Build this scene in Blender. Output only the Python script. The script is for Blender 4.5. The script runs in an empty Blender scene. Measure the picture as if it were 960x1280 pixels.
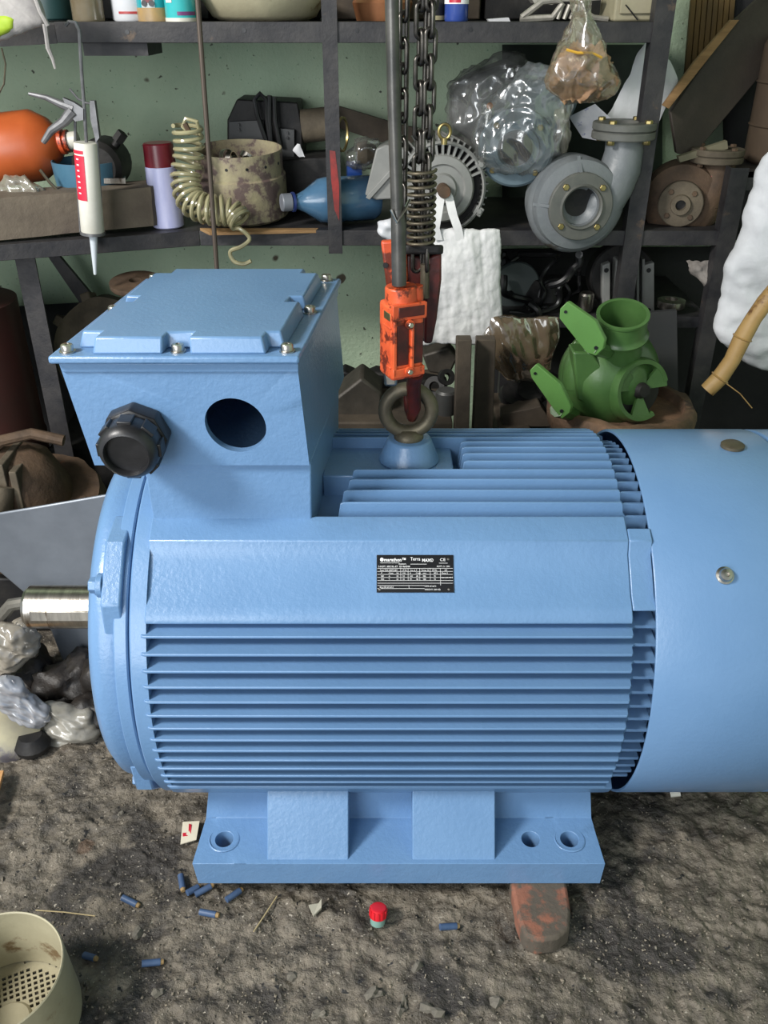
import bpy, bmesh, math, random
from mathutils import Vector, Matrix, Euler, noise
S = bpy.context.scene
COL = S.collection
PI = math.pi
# ---------------------------------------------------------------- camera, sky, light, exposure
H, PITCH, F = 1.158, math.radians(30), 1100.0
cam = bpy.data.objects.new('camera', bpy.data.cameras.new('camera')); COL.objects.link(cam)
cam.location = (0, 0, H); cam.rotation_euler = (PI/2 - PITCH, 0, 0)
cam.data.sensor_fit = 'VERTICAL'; cam.data.sensor_height = 24; cam.data.lens = 24*F/1280
cam.data.clip_start = .01
S.camera = cam
S.view_settings.view_transform = 'Standard'; S.view_settings.look = 'None'
S.view_settings.gamma = 1; S.view_settings.use_curve_mapping = False
S.view_settings.exposure = 0.0
W = bpy.data.worlds.new('sky'); S.world = W; W.use_nodes = True
W.node_tree.nodes['Background'].inputs[0].default_value = (.84, .93, 1, 1)
W.node_tree.nodes['Background'].inputs[1].default_value = 0.6
def area(name, loc, target, sx, sy, power, col):
    l = bpy.data.lights.new(name, 'AREA'); l.shape = 'RECTANGLE'; l.size = sx; l.size_y = sy; l.energy = power; l.color = col
    o = bpy.data.objects.new(name, l); COL.objects.link(o); o.location = loc
    o.rotation_euler = (Vector(target)-Vector(loc)).to_track_quat('-Z', 'Y').to_euler()
    return o
area('daylight_doorway', (-2.1, -.25, 2.5), (0, 1.15, .4), .6, .6, 124, (1, .97, .93))
area('open_front_door', (-1.35, -1.7, 1.35), (-.1, 1.9, .75), 1.5, 1.7, 55, (.95, .98, 1))

# ---------------------------------------------------------------- helpers
def ray(u, v):
    a = (u-480)/F; t = (640-v)/F; c, s = math.cos(PITCH), math.sin(PITCH)
    return Vector((a, c+s*t, -s+c*t))
def P(u, v, y=None, z=None):
    d = ray(u, v)
    k = y/d.y if y is not None else (z-H)/d.z
    return Vector((0, 0, H)) + d*k
def px(v, y):            # size of one pixel (m) at row v, distance y
    return y/ray(480, v).y/F
def lin(c):
    return tuple((x/255/12.92 if x/255 <= .04045 else ((x/255+.055)/1.055)**2.4) for x in c) + (1,)
MATS = {}
def mat(name, c1, c2=None, rough=.5, metal=0, scale=8, bump=0, bscale=80, c3=None, spot=.62, sscale=5, alpha=1, trans=0, coat=0, detail=6, rvar=0, stretch=None, aniso=None):
    if name in MATS: return MATS[name]
    m = bpy.data.materials.new(name); m.use_nodes = True; n = m.node_tree.nodes; l = m.node_tree.links
    b = n['Principled BSDF']; MATS[name] = m
    b.inputs['Roughness'].default_value = rough; b.inputs['Metallic'].default_value = metal
    b.inputs['Alpha'].default_value = alpha; b.inputs['Transmission Weight'].default_value = trans
    b.inputs['Coat Weight'].default_value = coat; b.inputs['Coat Roughness'].default_value = .15
    tc = n.new('ShaderNodeTexCoord'); mp = n.new('ShaderNodeMapping'); l.new(tc.outputs['Object'], mp.inputs[0])
    if stretch: mp.inputs['Scale'].default_value = stretch
    def nz(sc, det=6, r=.55):
        t = n.new('ShaderNodeTexNoise'); t.inputs['Scale'].default_value = sc; t.inputs['Detail'].default_value = det; t.inputs['Roughness'].default_value = r
        l.new(mp.outputs[0], t.inputs['Vector']); return t.outputs['Fac']
    def ramp(inp, a, ca, z, cz):
        r = n.new('ShaderNodeValToRGB'); e = r.color_ramp.elements; e[0].position = a; e[0].color = ca; e[1].position = z; e[1].color = cz
        l.new(inp, r.inputs[0]); return r.outputs[0]
    c2 = c2 or c1
    col = ramp(nz(scale, detail, .6), .35, lin(c1), .65, lin(c2))
    if c3:
        msk = ramp(nz(sscale, 8, .65), spot, (0, 0, 0, 1), spot+.06, (1, 1, 1, 1))
        mx = n.new('ShaderNodeMix'); mx.data_type = 'RGBA'; l.new(msk, mx.inputs[0]); l.new(col, mx.inputs[6]); mx.inputs[7].default_value = lin(c3); col = mx.outputs[2]
    l.new(col, b.inputs['Base Color'])
    if rvar:
        r = ramp(nz(scale*2, 4), .3, (rough-rvar,)*3+(1,), .7, (rough+rvar,)*3+(1,)); l.new(r, b.inputs['Roughness'])
    if bump:
        bp = n.new('ShaderNodeBump'); bp.inputs['Strength'].default_value = 1; bp.inputs['Distance'].default_value = bump
        l.new(nz(bscale, 5, .6), bp.inputs['Height']); l.new(bp.outputs[0], b.inputs['Normal'])
    return m
WM = {}
def finish(me, smooth):
    for p in me.polygons: p.use_smooth = True
    bm = bmesh.new(); bm.from_mesh(me)
    a = math.radians(smooth)
    for e in bm.edges:
        if len(e.link_faces) == 2 and e.calc_face_angle(0) > a: e.smooth = False
    bm.to_mesh(me); bm.free()
def thing(name, label, cat, loc=(0, 0, 0), rot=(0, 0, 0), group=None):
    o = bpy.data.objects.new(name, None); COL.objects.link(o); o.empty_display_size = .03
    o.location = loc; o.rotation_euler = rot; o['label'] = label; o['category'] = cat
    if group: o['group'] = group
    WM[o.name] = Matrix.Translation(Vector(loc)) @ Euler(rot).to_matrix().to_4x4()
    return o
def part(name, bm, m, parent, world=False, label=None, smooth=35, bevel=0, loc=None, rot=None, kind=None):
    if isinstance(bm, bpy.types.Mesh): me = bm
    else:
        if world: bm.transform(WM[parent.name].inverted())
        bmesh.ops.recalc_face_normals(bm, faces=bm.faces)
        me = bpy.data.meshes.new(name); bm.to_mesh(me); bm.free(); finish(me, smooth); me.materials.append(m)
    o = bpy.data.objects.new(name, me); COL.objects.link(o)
    L = Matrix.Identity(4)
    if parent: o.parent = parent
    if loc is not None: o.location = loc; L = Matrix.Translation(Vector(loc))
    if rot is not None: o.rotation_euler = rot; L = L @ Euler(rot).to_matrix().to_4x4()
    WM[o.name] = (WM[parent.name] if parent else Matrix.Identity(4)) @ L
    if label: o['label'] = label
    if kind: o['kind'] = kind
    if bevel:
        b = o.modifiers.new('edge', 'BEVEL'); b.width = bevel; b.segments = 2; b.limit_method = 'ANGLE'; b.angle_limit = math.radians(40)
    return o
def solo(name, bm, m, label, cat, group=None, smooth=35, bevel=0, kind=None):
    vs = [v.co for v in bm.verts]
    c = Vector(((min(v.x for v in vs)+max(v.x for v in vs))/2, (min(v.y for v in vs)+max(v.y for v in vs))/2, min(v.z for v in vs)))
    bm.transform(Matrix.Translation(-c))
    o = part(name, bm, m, None, smooth=smooth, bevel=bevel, loc=c, kind=kind)
    if label: o['label'] = label
    if cat: o['category'] = cat
    if group: o['group'] = group
    return o
def NB(): return bmesh.new()
def box(bm, x0, x1, y0, y1, z0, z1, M=None):
    vs = [bm.verts.new((x, y, z)) for x in (x0, x1) for y in (y0, y1) for z in (z0, z1)]
    if M:
        for v in vs: v.co = M @ v.co
    for f in ((0, 1, 3, 2), (4, 6, 7, 5), (0, 4, 5, 1), (2, 3, 7, 6), (0, 2, 6, 4), (1, 5, 7, 3)): bm.faces.new([vs[i] for i in f])
    return bm
def prism(bm, pts, vec):
    a = [bm.verts.new(p) for p in pts]; b = [bm.verts.new(Vector(p)+Vector(vec)) for p in pts]
    bm.faces.new(a); bm.faces.new(b[::-1]); k = len(a)
    for i in range(k): bm.faces.new((a[i], a[(i+1) % k], b[(i+1) % k], b[i]))
    return bm
def frame(d, ref=None):
    d = d.normalized(); r = ref or (Vector((0, 0, 1)) if abs(d.z) < .9 else Vector((1, 0, 0)))
    x = r.cross(d).normalized(); return x, d.cross(x)
def tube(bm, pts, r, seg=10, closed=False, cap=True):
    pts = [Vector(p) for p in pts]; n = len(pts); rs = r if isinstance(r, (list, tuple)) else [r]*n
    rings = []; x = None
    for i, p in enumerate(pts):
        if closed: d = pts[(i+1) % n]-pts[i-1]
        else: d = pts[min(i+1, n-1)]-pts[max(i-1, 0)]
        d.normalize()
        if x is None: x, y = frame(d)
        else:
            x = x - d*x.dot(d)
            if x.length < 1e-6: x, y = frame(d)
            x.normalize(); y = d.cross(x)
        rings.append([bm.verts.new(p+(x*math.cos(2*PI*k/seg)+y*math.sin(2*PI*k/seg))*rs[i]) for k in range(seg)])
    m = n if closed else n-1
    for i in range(m):
        a, b = rings[i], rings[(i+1) % n]
        for k in range(seg): bm.faces.new((a[k], a[(k+1) % seg], b[(k+1) % seg], b[k]))
    if cap and not closed: bm.faces.new(rings[0][::-1]); bm.faces.new(rings[-1])
    return bm
def lathe(bm, prof, M=None, seg=32, a0=0, a1=2*PI, close=False, wob=0):
    """profile of (radius, height) turned about local Z"""
    full = abs(a1-a0-2*PI) < 1e-4; cnt = seg if full else seg+1; rings = []
    for r, h in prof:
        if r < 1e-6: rings.append([bm.verts.new((0, 0, h))]); continue
        rings.append([bm.verts.new((r*math.cos(a0+(a1-a0)*k/seg), r*math.sin(a0+(a1-a0)*k/seg), h)) for k in range(cnt)])
    pr = list(zip(rings, rings[1:])) + ([(rings[-1], rings[0])] if close else [])
    for a, b in pr:
        for k in range(seg):
            k2 = (k+1) % cnt
            if len(a) == 1 and len(b) == 1: continue
            if len(a) == 1: bm.faces.new((a[0], b[k2], b[k]))
            elif len(b) == 1: bm.faces.new((a[k], a[k2], b[0]))
            else: bm.faces.new((a[k], a[k2], b[k2], b[k]))
    if M:
        for rg in rings:
            for v in rg: v.co = M @ v.co
    return bm
def axis(loc, d, ref=None):
    """matrix whose local Z points along d"""
    d = Vector(d).normalized(); x, y = frame(d, ref)
    m = Matrix((x, y, d)).transposed().to_4x4(); m.translation = Vector(loc); return m
RX = Matrix.Rotation(PI/2, 4, 'Y')     # local Z -> world X
def cyl(bm, p0, p1, r0, r1=None, seg=20):
    r1 = r0 if r1 is None else r1; p0 = Vector(p0); p1 = Vector(p1)
    return lathe(bm, [(0, 0), (r0, 0), (r1, (p1-p0).length), (0, (p1-p0).length)], axis(p0, p1-p0), seg)
def hexhead(bm, p, d, r, h):
    p = Vector(p); return lathe(bm, [(0, 0), (r, 0), (r, h*.8), (r*.85, h), (0, h)], axis(p, d), 6)
def fbm(p, s, o=4): return noise.fractal(Vector(p)*s, 1, 2, o)
def rough(bm, amp, sc, seed=0, o=4):
    bm.normal_update()
    off = Vector((seed*7.3, seed*3.1, seed*1.7))
    mv = [(v, v.normal*fbm(v.co+off, sc, o)*amp) for v in bm.verts]
    for v, d in mv: v.co += d
    return bm
def crumple(bm, amp, sc, seed=0):
    """sharp film-like folds: ridged noise along the normal"""
    bm.normal_update(); off = Vector((seed*7.3, seed*3.1, seed*1.7)); mv = []
    for v in bm.verts:
        q = v.co+off; q = q+noise.noise_vector(q*sc*.4)*(.5/sc)
        a = 1-abs(noise.noise(q*sc*.55))*2.4; b = 1-abs(noise.noise(q*sc*1.1))*2.4
        mv.append((v, v.normal*(a*.65+b*.22-.5)*amp + noise.noise_vector(q*sc*.5)*amp*.35))
    for v, d in mv: v.co += d
    return bm
def folds(bm, amp, fx, fz, seed=0, slant=0):
    bm.normal_update(); mv = []
    for v in bm.verts:
        q = Vector(((v.co.x+slant*v.co.z)*fx, v.co.y*fx*.3, v.co.z*fz))+Vector((seed*3.3, seed, seed*2))
        a = noise.noise(q)+.45*noise.noise(q*2.1)+.2*noise.noise(q*4.3); mv.append((v, v.normal*a*amp))
    for v, d in mv: v.co += d
    return bm
def weld_t(bm, eps=2e-5):
    bmesh.ops.remove_doubles(bm, verts=bm.verts, dist=.0004)
    for _ in range(6):
        done = True
        be = [e for e in bm.edges if len(e.link_faces) == 1]; bv = list({v for e in be for v in e.verts})
        for e in be:
            if not e.is_valid: continue
            p, q = e.verts[0].co, e.verts[1].co; dd = q-p; L2 = dd.length_squared
            if L2 < 1e-9: continue
            best = None
            for v in bv:
                if v in e.verts: continue
                t = (v.co-p).dot(dd)/L2
                if 1e-3 < t < 1-1e-3 and (p+dd*t-v.co).length < eps*20: best = t; break
            if best is not None: bmesh.utils.edge_split(e, e.verts[0], best); done = False
        bmesh.ops.remove_doubles(bm, verts=bm.verts, dist=.0004)
        if done: break
    return bm
def interp(rows, t):
    for a, b in zip(rows, rows[1:]):
        if t <= b[0]+1e-9:
            k = (t-a[0])/max(1e-9, b[0]-a[0]); return [x+(y-x)*k for x, y in zip(a, b)]
    return rows[-1]
def rowbag(rows, y, front, back=None, nu=30, nv=30, p=.6, tilt=0, wr=0, wsc=30, seed=0, cr=0, vert=1):
    """a bulging closed bag: rows of (v, left, right) in photo pixels at distance y; front/back are bulge depths (m)"""
    back = front if back is None else back
    rows = sorted(rows); v0, v1 = rows[0][0], rows[-1][0]; bm = NB(); grid = {}
    for side in (0, 1):
        for j in range(nv+1):
            v, l, r = interp(rows, v0+(v1-v0)*j/nv)
            for i in range(nu+1):
                edge = i in (0, nu) or j in (0, nv)
                if side and edge: grid[1, i, j] = grid[0, i, j]; continue
                u = l+(r-l)*i/nu
                w = (4*(i/nu)*(1-i/nu))**p * (4*(j/nv)*(1-j/nv))**(p*vert) if not edge else 0
                q = P(u, v, y=y+tilt*(j/nv-.5))
                q.y += (back if side else -front)*w
                if not side or w > 0: grid[side, i, j] = bm.verts.new(q)
    for side in (0, 1):
        for j in range(nv):
            for i in range(nu):
                f = [grid[side, i, j], grid[side, i+1, j], grid[side, i+1, j+1], grid[side, i, j+1]]
                f = list(dict.fromkeys(f if side == 0 else f[::-1]))
                if len(f) > 2:
                    try: bm.faces.new(f)
                    except ValueError: pass
    bmesh.ops.recalc_face_normals(bm, faces=bm.faces)
    if wr: rough(bm, wr, wsc, seed)
    if cr: crumple(bm, cr, wsc, seed)
    return bm
def text(name, s, size, m, parent, loc, rot, label=None, align='LEFT', bold=0, ext=.0002, sx=1):
    c = bpy.data.curves.new(name, 'FONT'); c.body = s; c.size = size; c.align_x = align; c.extrude = ext; c.offset = bold
    c.resolution_u = 3
    o = bpy.data.objects.new('tmp', c); me = bpy.data.meshes.new_from_object(o); bpy.data.objects.remove(o)
    if sx != 1: me.transform(Matrix.Diagonal((sx, 1, 1, 1)))
    me.materials.clear(); me.materials.append(m)
    o = part(name, me, m, parent, loc=loc, rot=rot, label=label); return o
def ringhole(bm, fn, x0, x1, y0, y1, cx, cy, r, depth, seg=28):
    """rectangle with a round hole and its bore; fn maps (x, y, depth) to a point"""
    an = [2*PI*k/seg for k in range(seg)]+[math.atan2(b-cy, a-cx) % (2*PI) for a in (x0, x1) for b in (y0, y1)]
    an = sorted(set(round(a, 5) for a in an)); I = []; O = []; B = []
    for a in an:
        c, s = math.cos(a), math.sin(a)
        k = min([((x1 if c > 0 else x0)-cx)/c if abs(c) > 1e-6 else 9e9, ((y1 if s > 0 else y0)-cy)/s if abs(s) > 1e-6 else 9e9])
        O.append(bm.verts.new(fn(cx+c*k, cy+s*k, 0))); I.append(bm.verts.new(fn(cx+c*r, cy+s*r, 0))); B.append(bm.verts.new(fn(cx+c*r, cy+s*r, depth)))
    n = len(an)
    for i in range(n):
        j = (i+1) % n; bm.faces.new((O[i], O[j], I[j], I[i])); bm.faces.new((I[i], I[j], B[j], B[i]))
    return bm
def copy_tree(o, parent=None, loc=None, rot=None, label=None):
    c = o.copy(); COL.objects.link(c)
    if parent: c.parent = parent
    if loc is not None: c.location = loc
    if rot is not None: c.rotation_euler = rot
    if label: c['label'] = label
    for ch in list(o.children): copy_tree(ch, c)
    return c
# ---------------------------------------------------------------- materials
BLUE = mat('blue_enamel', (100, 136, 176), (106, 142, 182), rough=.33, scale=5, bump=.0004, bscale=160, coat=.15, rvar=.06)
BLUEN = mat('blue_enamel_thick', (100, 136, 176), (106, 142, 182), rough=.32, scale=9, bump=.0008, bscale=130, coat=.15)
STEEL = mat('bright_steel', (205, 200, 190), (160, 155, 148), rough=.28, metal=1, scale=14, bump=.0002, bscale=60, c3=(110, 95, 80), spot=.63, stretch=(6, 1, 1))
IRON = mat('dark_iron', (84, 78, 66), (112, 104, 86), rough=.5, metal=.6, scale=25, bump=.0006, bscale=140)
SHELF = mat('sooty_shelf_steel', (38, 38, 42), (62, 60, 60), rough=.55, metal=.2, scale=18, bump=.0008, bscale=120, c3=(88, 74, 62), spot=.64, sscale=16)
BLACK = mat('black_plastic', (22, 22, 24), (34, 34, 36), rough=.38, scale=20, bump=.0003)
SOOT_SHADE = mat('soot_and_shade_black', (20, 20, 22), (40, 38, 36), rough=.6, metal=.2, scale=22, bump=.001, bscale=70)  # also colours the added things that stand for shade
GREYP = mat('grey_pump_paint', (102, 107, 110), (120, 124, 126), rough=.42, scale=12, bump=.0008, bscale=90, c3=(86, 82, 74), spot=.62, sscale=9)
GREYM = mat('grey_motor_paint', (124, 125, 122), (142, 142, 138), rough=.45, scale=10, bump=.0005, bscale=80, c3=(90, 84, 74), spot=.66, sscale=12)
RUST = mat('rusty_cast_iron', (72, 58, 46), (98, 78, 60), rough=.75, metal=.2, scale=20, bump=.002, bscale=60, c3=(120, 70, 42), spot=.62, sscale=10)
DIRTM = mat('dusty_casting', (76, 68, 56), (104, 94, 78), rough=.8, metal=.1, scale=15, bump=.002, bscale=50)
BRASS = mat('yellow_zinc', (176, 160, 110), (150, 132, 84), rough=.35, metal=.9, scale=30)
ORANGE = mat('orange_enamel', (214, 94, 52), (190, 74, 40), rough=.38, scale=30, c3=(100, 40, 24), spot=.52, sscale=34, bump=.0006)
MAROON = mat('soiled_red_enamel', (86, 26, 20), (52, 20, 18), rough=.45, scale=40, bump=.0006)
GREEN = mat('green_enamel', (74, 108, 58), (60, 92, 48), rough=.35, scale=10, bump=.0005, bscale=70, c3=(58, 96, 44), spot=.63, sscale=9)
CLOTH = mat('white_woven_cloth', (226, 226, 224), (206, 206, 206), rough=.85, scale=14, bump=.0006, bscale=220, c3=(176, 172, 164), spot=.64, sscale=8)
SACK = mat('white_sack', (214, 215, 218), (192, 194, 197), rough=.7, scale=8, bump=.0012, bscale=60, c3=(150, 146, 136), spot=.63, sscale=6)
PAPER = mat('paper', (208, 208, 210), (190, 190, 194), rough=.8, scale=6)
def film(name, tint, diff=.10, gl=.55, sc=38):
    m = bpy.data.materials.new(name); m.use_nodes = True; n = m.node_tree.nodes; l = m.node_tree.links; n.clear(); MATS[name] = m
    out = n.new('ShaderNodeOutputMaterial'); tr = n.new('ShaderNodeBsdfTransparent'); df = n.new('ShaderNodeBsdfDiffuse'); g = n.new('ShaderNodeBsdfGlossy')
    tr.inputs[0].default_value = (.93, .93, .92, 1); df.inputs[0].default_value = lin(tint); g.inputs['Roughness'].default_value = .13; g.inputs[0].default_value = (1, 1, 1, 1)
    tc = n.new('ShaderNodeTexCoord'); mp = n.new('ShaderNodeMapping'); mp.inputs['Rotation'].default_value = (.5, .7, .3); mp.inputs['Scale'].default_value = (1, 1, .35)
    t = n.new('ShaderNodeTexNoise'); t.noise_type = 'RIDGED_MULTIFRACTAL'; t.inputs['Scale'].default_value = sc; t.inputs['Detail'].default_value = 4; t.inputs['Distortion'].default_value = .6
    bp = n.new('ShaderNodeBump'); bp.inputs['Distance'].default_value = .006; bp.inputs['Strength'].default_value = .9
    l.new(tc.outputs['Object'], mp.inputs[0]); l.new(mp.outputs[0], t.inputs['Vector']); l.new(t.outputs['Fac'], bp.inputs['Height'])
    lw = n.new('ShaderNodeLayerWeight'); lw.inputs[0].default_value = gl; l.new(bp.outputs[0], lw.inputs[1]); l.new(bp.outputs[0], g.inputs['Normal']); l.new(bp.outputs[0], df.inputs['Normal'])
    m1 = n.new('ShaderNodeMixShader'); m1.inputs[0].default_value = diff; l.new(tr.outputs[0], m1.inputs[1]); l.new(df.outputs[0], m1.inputs[2])
    mm = n.new('ShaderNodeMath'); mm.operation = 'MULTIPLY_ADD'; mm.inputs[1].default_value = .55; mm.inputs[2].default_value = .05; l.new(lw.outputs['Fresnel'], mm.inputs[0])
    m2 = n.new('ShaderNodeMixShader'); l.new(mm.outputs[0], m2.inputs[0]); l.new(m1.outputs[0], m2.inputs[1]); l.new(g.outputs[0], m2.inputs[2]); l.new(m2.outputs[0], out.inputs[0]); return m
FILM = film('clear_film', (200, 200, 196))
FILMD = film('dusty_film', (176, 170, 154), .45, .5)
WOOD = mat('old_wood', (124, 94, 60), (150, 118, 78), rough=.7, scale=10, stretch=(1, 1, 9), bump=.001)
WOODD = mat('dark_wood', (62, 54, 46), (84, 74, 62), rough=.8, scale=14, bump=.001)
CREAM = mat('stained_cream_enamel', (150, 143, 118), (172, 165, 138), rough=.5, scale=7, c3=(112, 92, 64), spot=.60, sscale=11, bump=.0006)
WHITE = mat('white_ink', (235, 235, 235), rough=.5)
RED = mat('red_ink', (196, 36, 56), rough=.45)
WHITEP = mat('white_plastic', (222, 220, 210), (206, 203, 190), rough=.4, scale=12)

# ---------------------------------------------------------------- setting
def structure(name, bm, m, smooth=35):
    o = part(name, bm, m, None, smooth=smooth); o['kind'] = 'structure'; return o
FLOORM = mat('oily_packed_floor', (62, 57, 50), (128, 119, 105), rough=.58, scale=24, bump=.006, bscale=120, c3=(58, 54, 50), spot=.52, sscale=4, rvar=.15, detail=10)
def relief(m, sc, dist):
    n = m.node_tree.nodes; l = m.node_tree.links; b = n['Principled BSDF']; src = b.inputs['Normal'].links[0].from_socket
    tc = n.new('ShaderNodeTexCoord'); t = n.new('ShaderNodeTexNoise'); t.noise_type = 'RIDGED_MULTIFRACTAL'; t.inputs['Scale'].default_value = sc; t.inputs['Detail'].default_value = 6; t.inputs['Distortion'].default_value = .8
    bp = n.new('ShaderNodeBump'); bp.inputs['Distance'].default_value = dist; bp.inputs['Strength'].default_value = 1
    l.new(tc.outputs['Object'], t.inputs[0]); l.new(t.outputs['Fac'], bp.inputs['Height']); l.new(src, bp.inputs['Normal']); l.new(bp.outputs[0], b.inputs['Normal'])
relief(FLOORM, 34, .006)
def lines(a, b, lo, hi, fine, coarse):
    out = []; x = a
    while x < b:
        out.append(x); x += fine if lo <= x < hi else coarse
    return out+[b]
def floor_h(x, y):
    p = Vector((x, y, 0)); w = noise.noise_vector(p*9)*.02; q = p+w
    h = fbm(q, 5, 3)*.006 + noise.ridged_multi_fractal(q*22, .9, 2.2, 6, 1, 2)*.0042 + fbm(q, 55, 3)*.0035
    d, _ = noise.voronoi(q*38); h += max(0, .42-d[0])*.009*max(0, noise.noise(p*6+Vector((3, 3, 3)))+.25)
    h += noise.noise(q*160)*.0012
    return h-.0105
bm = NB()
X = lines(-1.7, 1.9, -.72, .75, .0034, .06); Y = lines(-.9, 2.3, .56, 1.42, .0036, .06)
g = []
for y in Y:
    row = []
    for x in X:
        z = floor_h(x, y)
        row.append(bm.verts.new((x, y, z)))
    g.append(row)
for j in range(len(Y)-1):
    for i in range(len(X)-1): bm.faces.new((g[j][i], g[j][i+1], g[j+1][i+1], g[j+1][i]))
structure('floor', bm, FLOORM, 60)
WALLM = mat('mint_painted_plaster', (158, 180, 154), (176, 192, 164), rough=.6, scale=3, bump=.003, bscale=90, c3=(112, 104, 76), spot=.635, sscale=4.5)
def add_spots(m, sc, th, col):
    n = m.node_tree.nodes; l = m.node_tree.links; b = n['Principled BSDF']; src = b.inputs['Base Color'].links[0].from_socket
    tc = n.new('ShaderNodeTexCoord'); t = n.new('ShaderNodeTexNoise'); t.inputs['Scale'].default_value = sc; t.inputs['Detail'].default_value = 2
    r = n.new('ShaderNodeValToRGB'); r.color_ramp.elements[0].position = th; r.color_ramp.elements[1].position = th+.03
    mx = n.new('ShaderNodeMix'); mx.data_type = 'RGBA'; mx.inputs[7].default_value = lin(col)
    l.new(tc.outputs['Object'], t.inputs[0]); l.new(t.outputs['Fac'], r.inputs[0]); l.new(r.outputs[0], mx.inputs[0]); l.new(src, mx.inputs[6]); l.new(mx.outputs[2], b.inputs['Base Color'])
add_spots(WALLM, 45, .68, (66, 70, 58)); add_spots(WALLM, 14, .72, (70, 62, 44)); add_spots(WALLM, 120, .68, (120, 150, 124))
add_spots(FLOORM, 190, .68, (168, 160, 146)); add_spots(FLOORM, 60, .72, (150, 142, 128)); add_spots(FLOORM, 9, .70, (92, 76, 62)); add_spots(FLOORM, 75, .69, (38, 37, 36))
YW = 2.2
bm = NB(); box(bm, -1.8, 2.0, YW, YW+.12, -.05, 2.6); structure('wall_back', bm, WALLM)
bm = NB(); box(bm, -1.8, -1.7, 1.45, YW, -.05, 2.6); structure('wall_left', bm, WALLM)
bm = NB(); box(bm, 1.3, 1.4, -.3, YW, -.05, 2.6); structure('wall_right', bm, WALLM)
bm = NB(); box(bm, -1.8, 1.4, -.5, YW+.12, 2.6, 2.7); structure('ceiling', bm, mat('sooty_ceiling', (70, 70, 66), (90, 90, 84), rough=.8))
# ---------------------------------------------------------------- the big electric motor
YC, ZC, R = 1.134, .33, .281
MO = thing('electric_motor', 'large light blue finned electric motor standing on the workshop floor', 'motor', (0, YC, 0))
def L(y, z): return y-YC, z          # world y -> motor local
def ring_pts(e0, e1, n, r):          # e: elevation from the front horizontal, degrees
    out = []
    for i in range(n+1):
        e = math.radians(e0+(e1-e0)*i/n); out.append((-math.cos(e)*r, math.sin(e)*r))
    return out
def xprism(bm, prof, x0, x1):        # profile of (y, z) about the shaft axis
    return prism(bm, [(x0, y, ZC+z) for y, z in prof], (x1-x0, 0, 0))
# frame: core drum
bm = NB(); lathe(bm, [(0, -.315), (.236, -.315), (.236, .36), (0, .36)], Matrix.Translation((0, 0, ZC)) @ RX, 96)
part('frame', bm, BLUE, MO, label='smooth drum of the motor under the fins')
def pol(e, r): return (-math.cos(math.radians(e))*r, math.sin(math.radians(e))*r)
# corner pad at the upper front, with a stepped face
mid = [pol(53.4, .2845), pol(50.2, .2735), pol(45, .2725), pol(38.9, .2735), pol(36.2, .2785)]
prof = [pol(60.2, .281)]+mid+[pol(33.1, .2815), pol(31.6, .279), pol(31.6, .22), pol(61.2, .22), pol(61.2, .279)]
end = [pol(57.2, .2822)]+mid+[pol(35, .2795), pol(35, .22), pol(57.2, .22)]
bm = NB(); xprism(bm, prof, -.304, .316); xprism(bm, end, .3165, .3465)
part('corner_pad', bm, BLUEN, MO, bevel=.0015, label='stepped smooth band above the side fins')
bm = NB(); xprism(bm, [pol(-33.5, .279), pol(-38, R), pol(-44, R), pol(-52, .278), pol(-60, .27), pol(-60, .22), pol(-33.5, .22)], -.31, .33)
part('corner_pad', bm, BLUE, MO, bevel=.0015)
bm = NB(); xprism(bm, [pol(120, .27), pol(126, .278), pol(140, .278), pol(148, .27), pol(148, .22), pol(120, .22)], -.31, .3465)
part('corner_pad', bm, BLUE, MO)
# side fins: horizontal plates, notched before the fan cowl
def fin_mesh(z, x0, x1, x2, upright=False, rt=R, slant=0):
    zz = abs(z); ro = math.sqrt(rt*rt-zz*zz); rn = math.sqrt(.262**2-zz*zz); ri = math.sqrt(max(.001, .232**2-zz*zz)); bm = NB()
    a = [(x0+slant, ro-.002), (x0+slant+.004, ro), (x1-.002, ro), (x1, ro-.003), (x1+.0015, rn+.006), (x1+.006, rn), (x2, rn), (x2, ri), (x0, ri)]
    def th(d): return .0018+.0016*max(0, min(1, (ro-d)/(ro-ri)))
    for s in (0,):
        A = [bm.verts.new((x, -d, th(d))) for x, d in a]; B = [bm.verts.new((x, -d, -th(d))) for x, d in a]
        bm.faces.new(A[::-1]); bm.faces.new(B); k = len(a)
        for i in range(k): bm.faces.new((A[i], A[(i+1) % k], B[(i+1) % k], B[i]))
    if upright:
        for v in bm.verts: x, y, z0 = v.co; v.co = (x, z0, -y)
    return bm
for i in range(14):
    z = .1325-.0208*i
    part('cooling_fin', fin_mesh(z, -.309, .317, .352), BLUE, MO, loc=(0, 0, ZC+z), bevel=.0007)
# top fins: upright plates, cut away round the lifting boss and behind the terminal box
for i in range(13):
    y = -.1166+.0193*i
    if i < 4: x0 = [-.066, -.062, -.055, -.05][i]; sl = .008
    elif i < 8: x0 = .105; sl = .006
    else: x0 = -.09; sl = .004
    part('cooling_fin', fin_mesh(y, x0, .317, .352, True, slant=sl), BLUE, MO, loc=(0, y, ZC), bevel=.0007)
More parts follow.
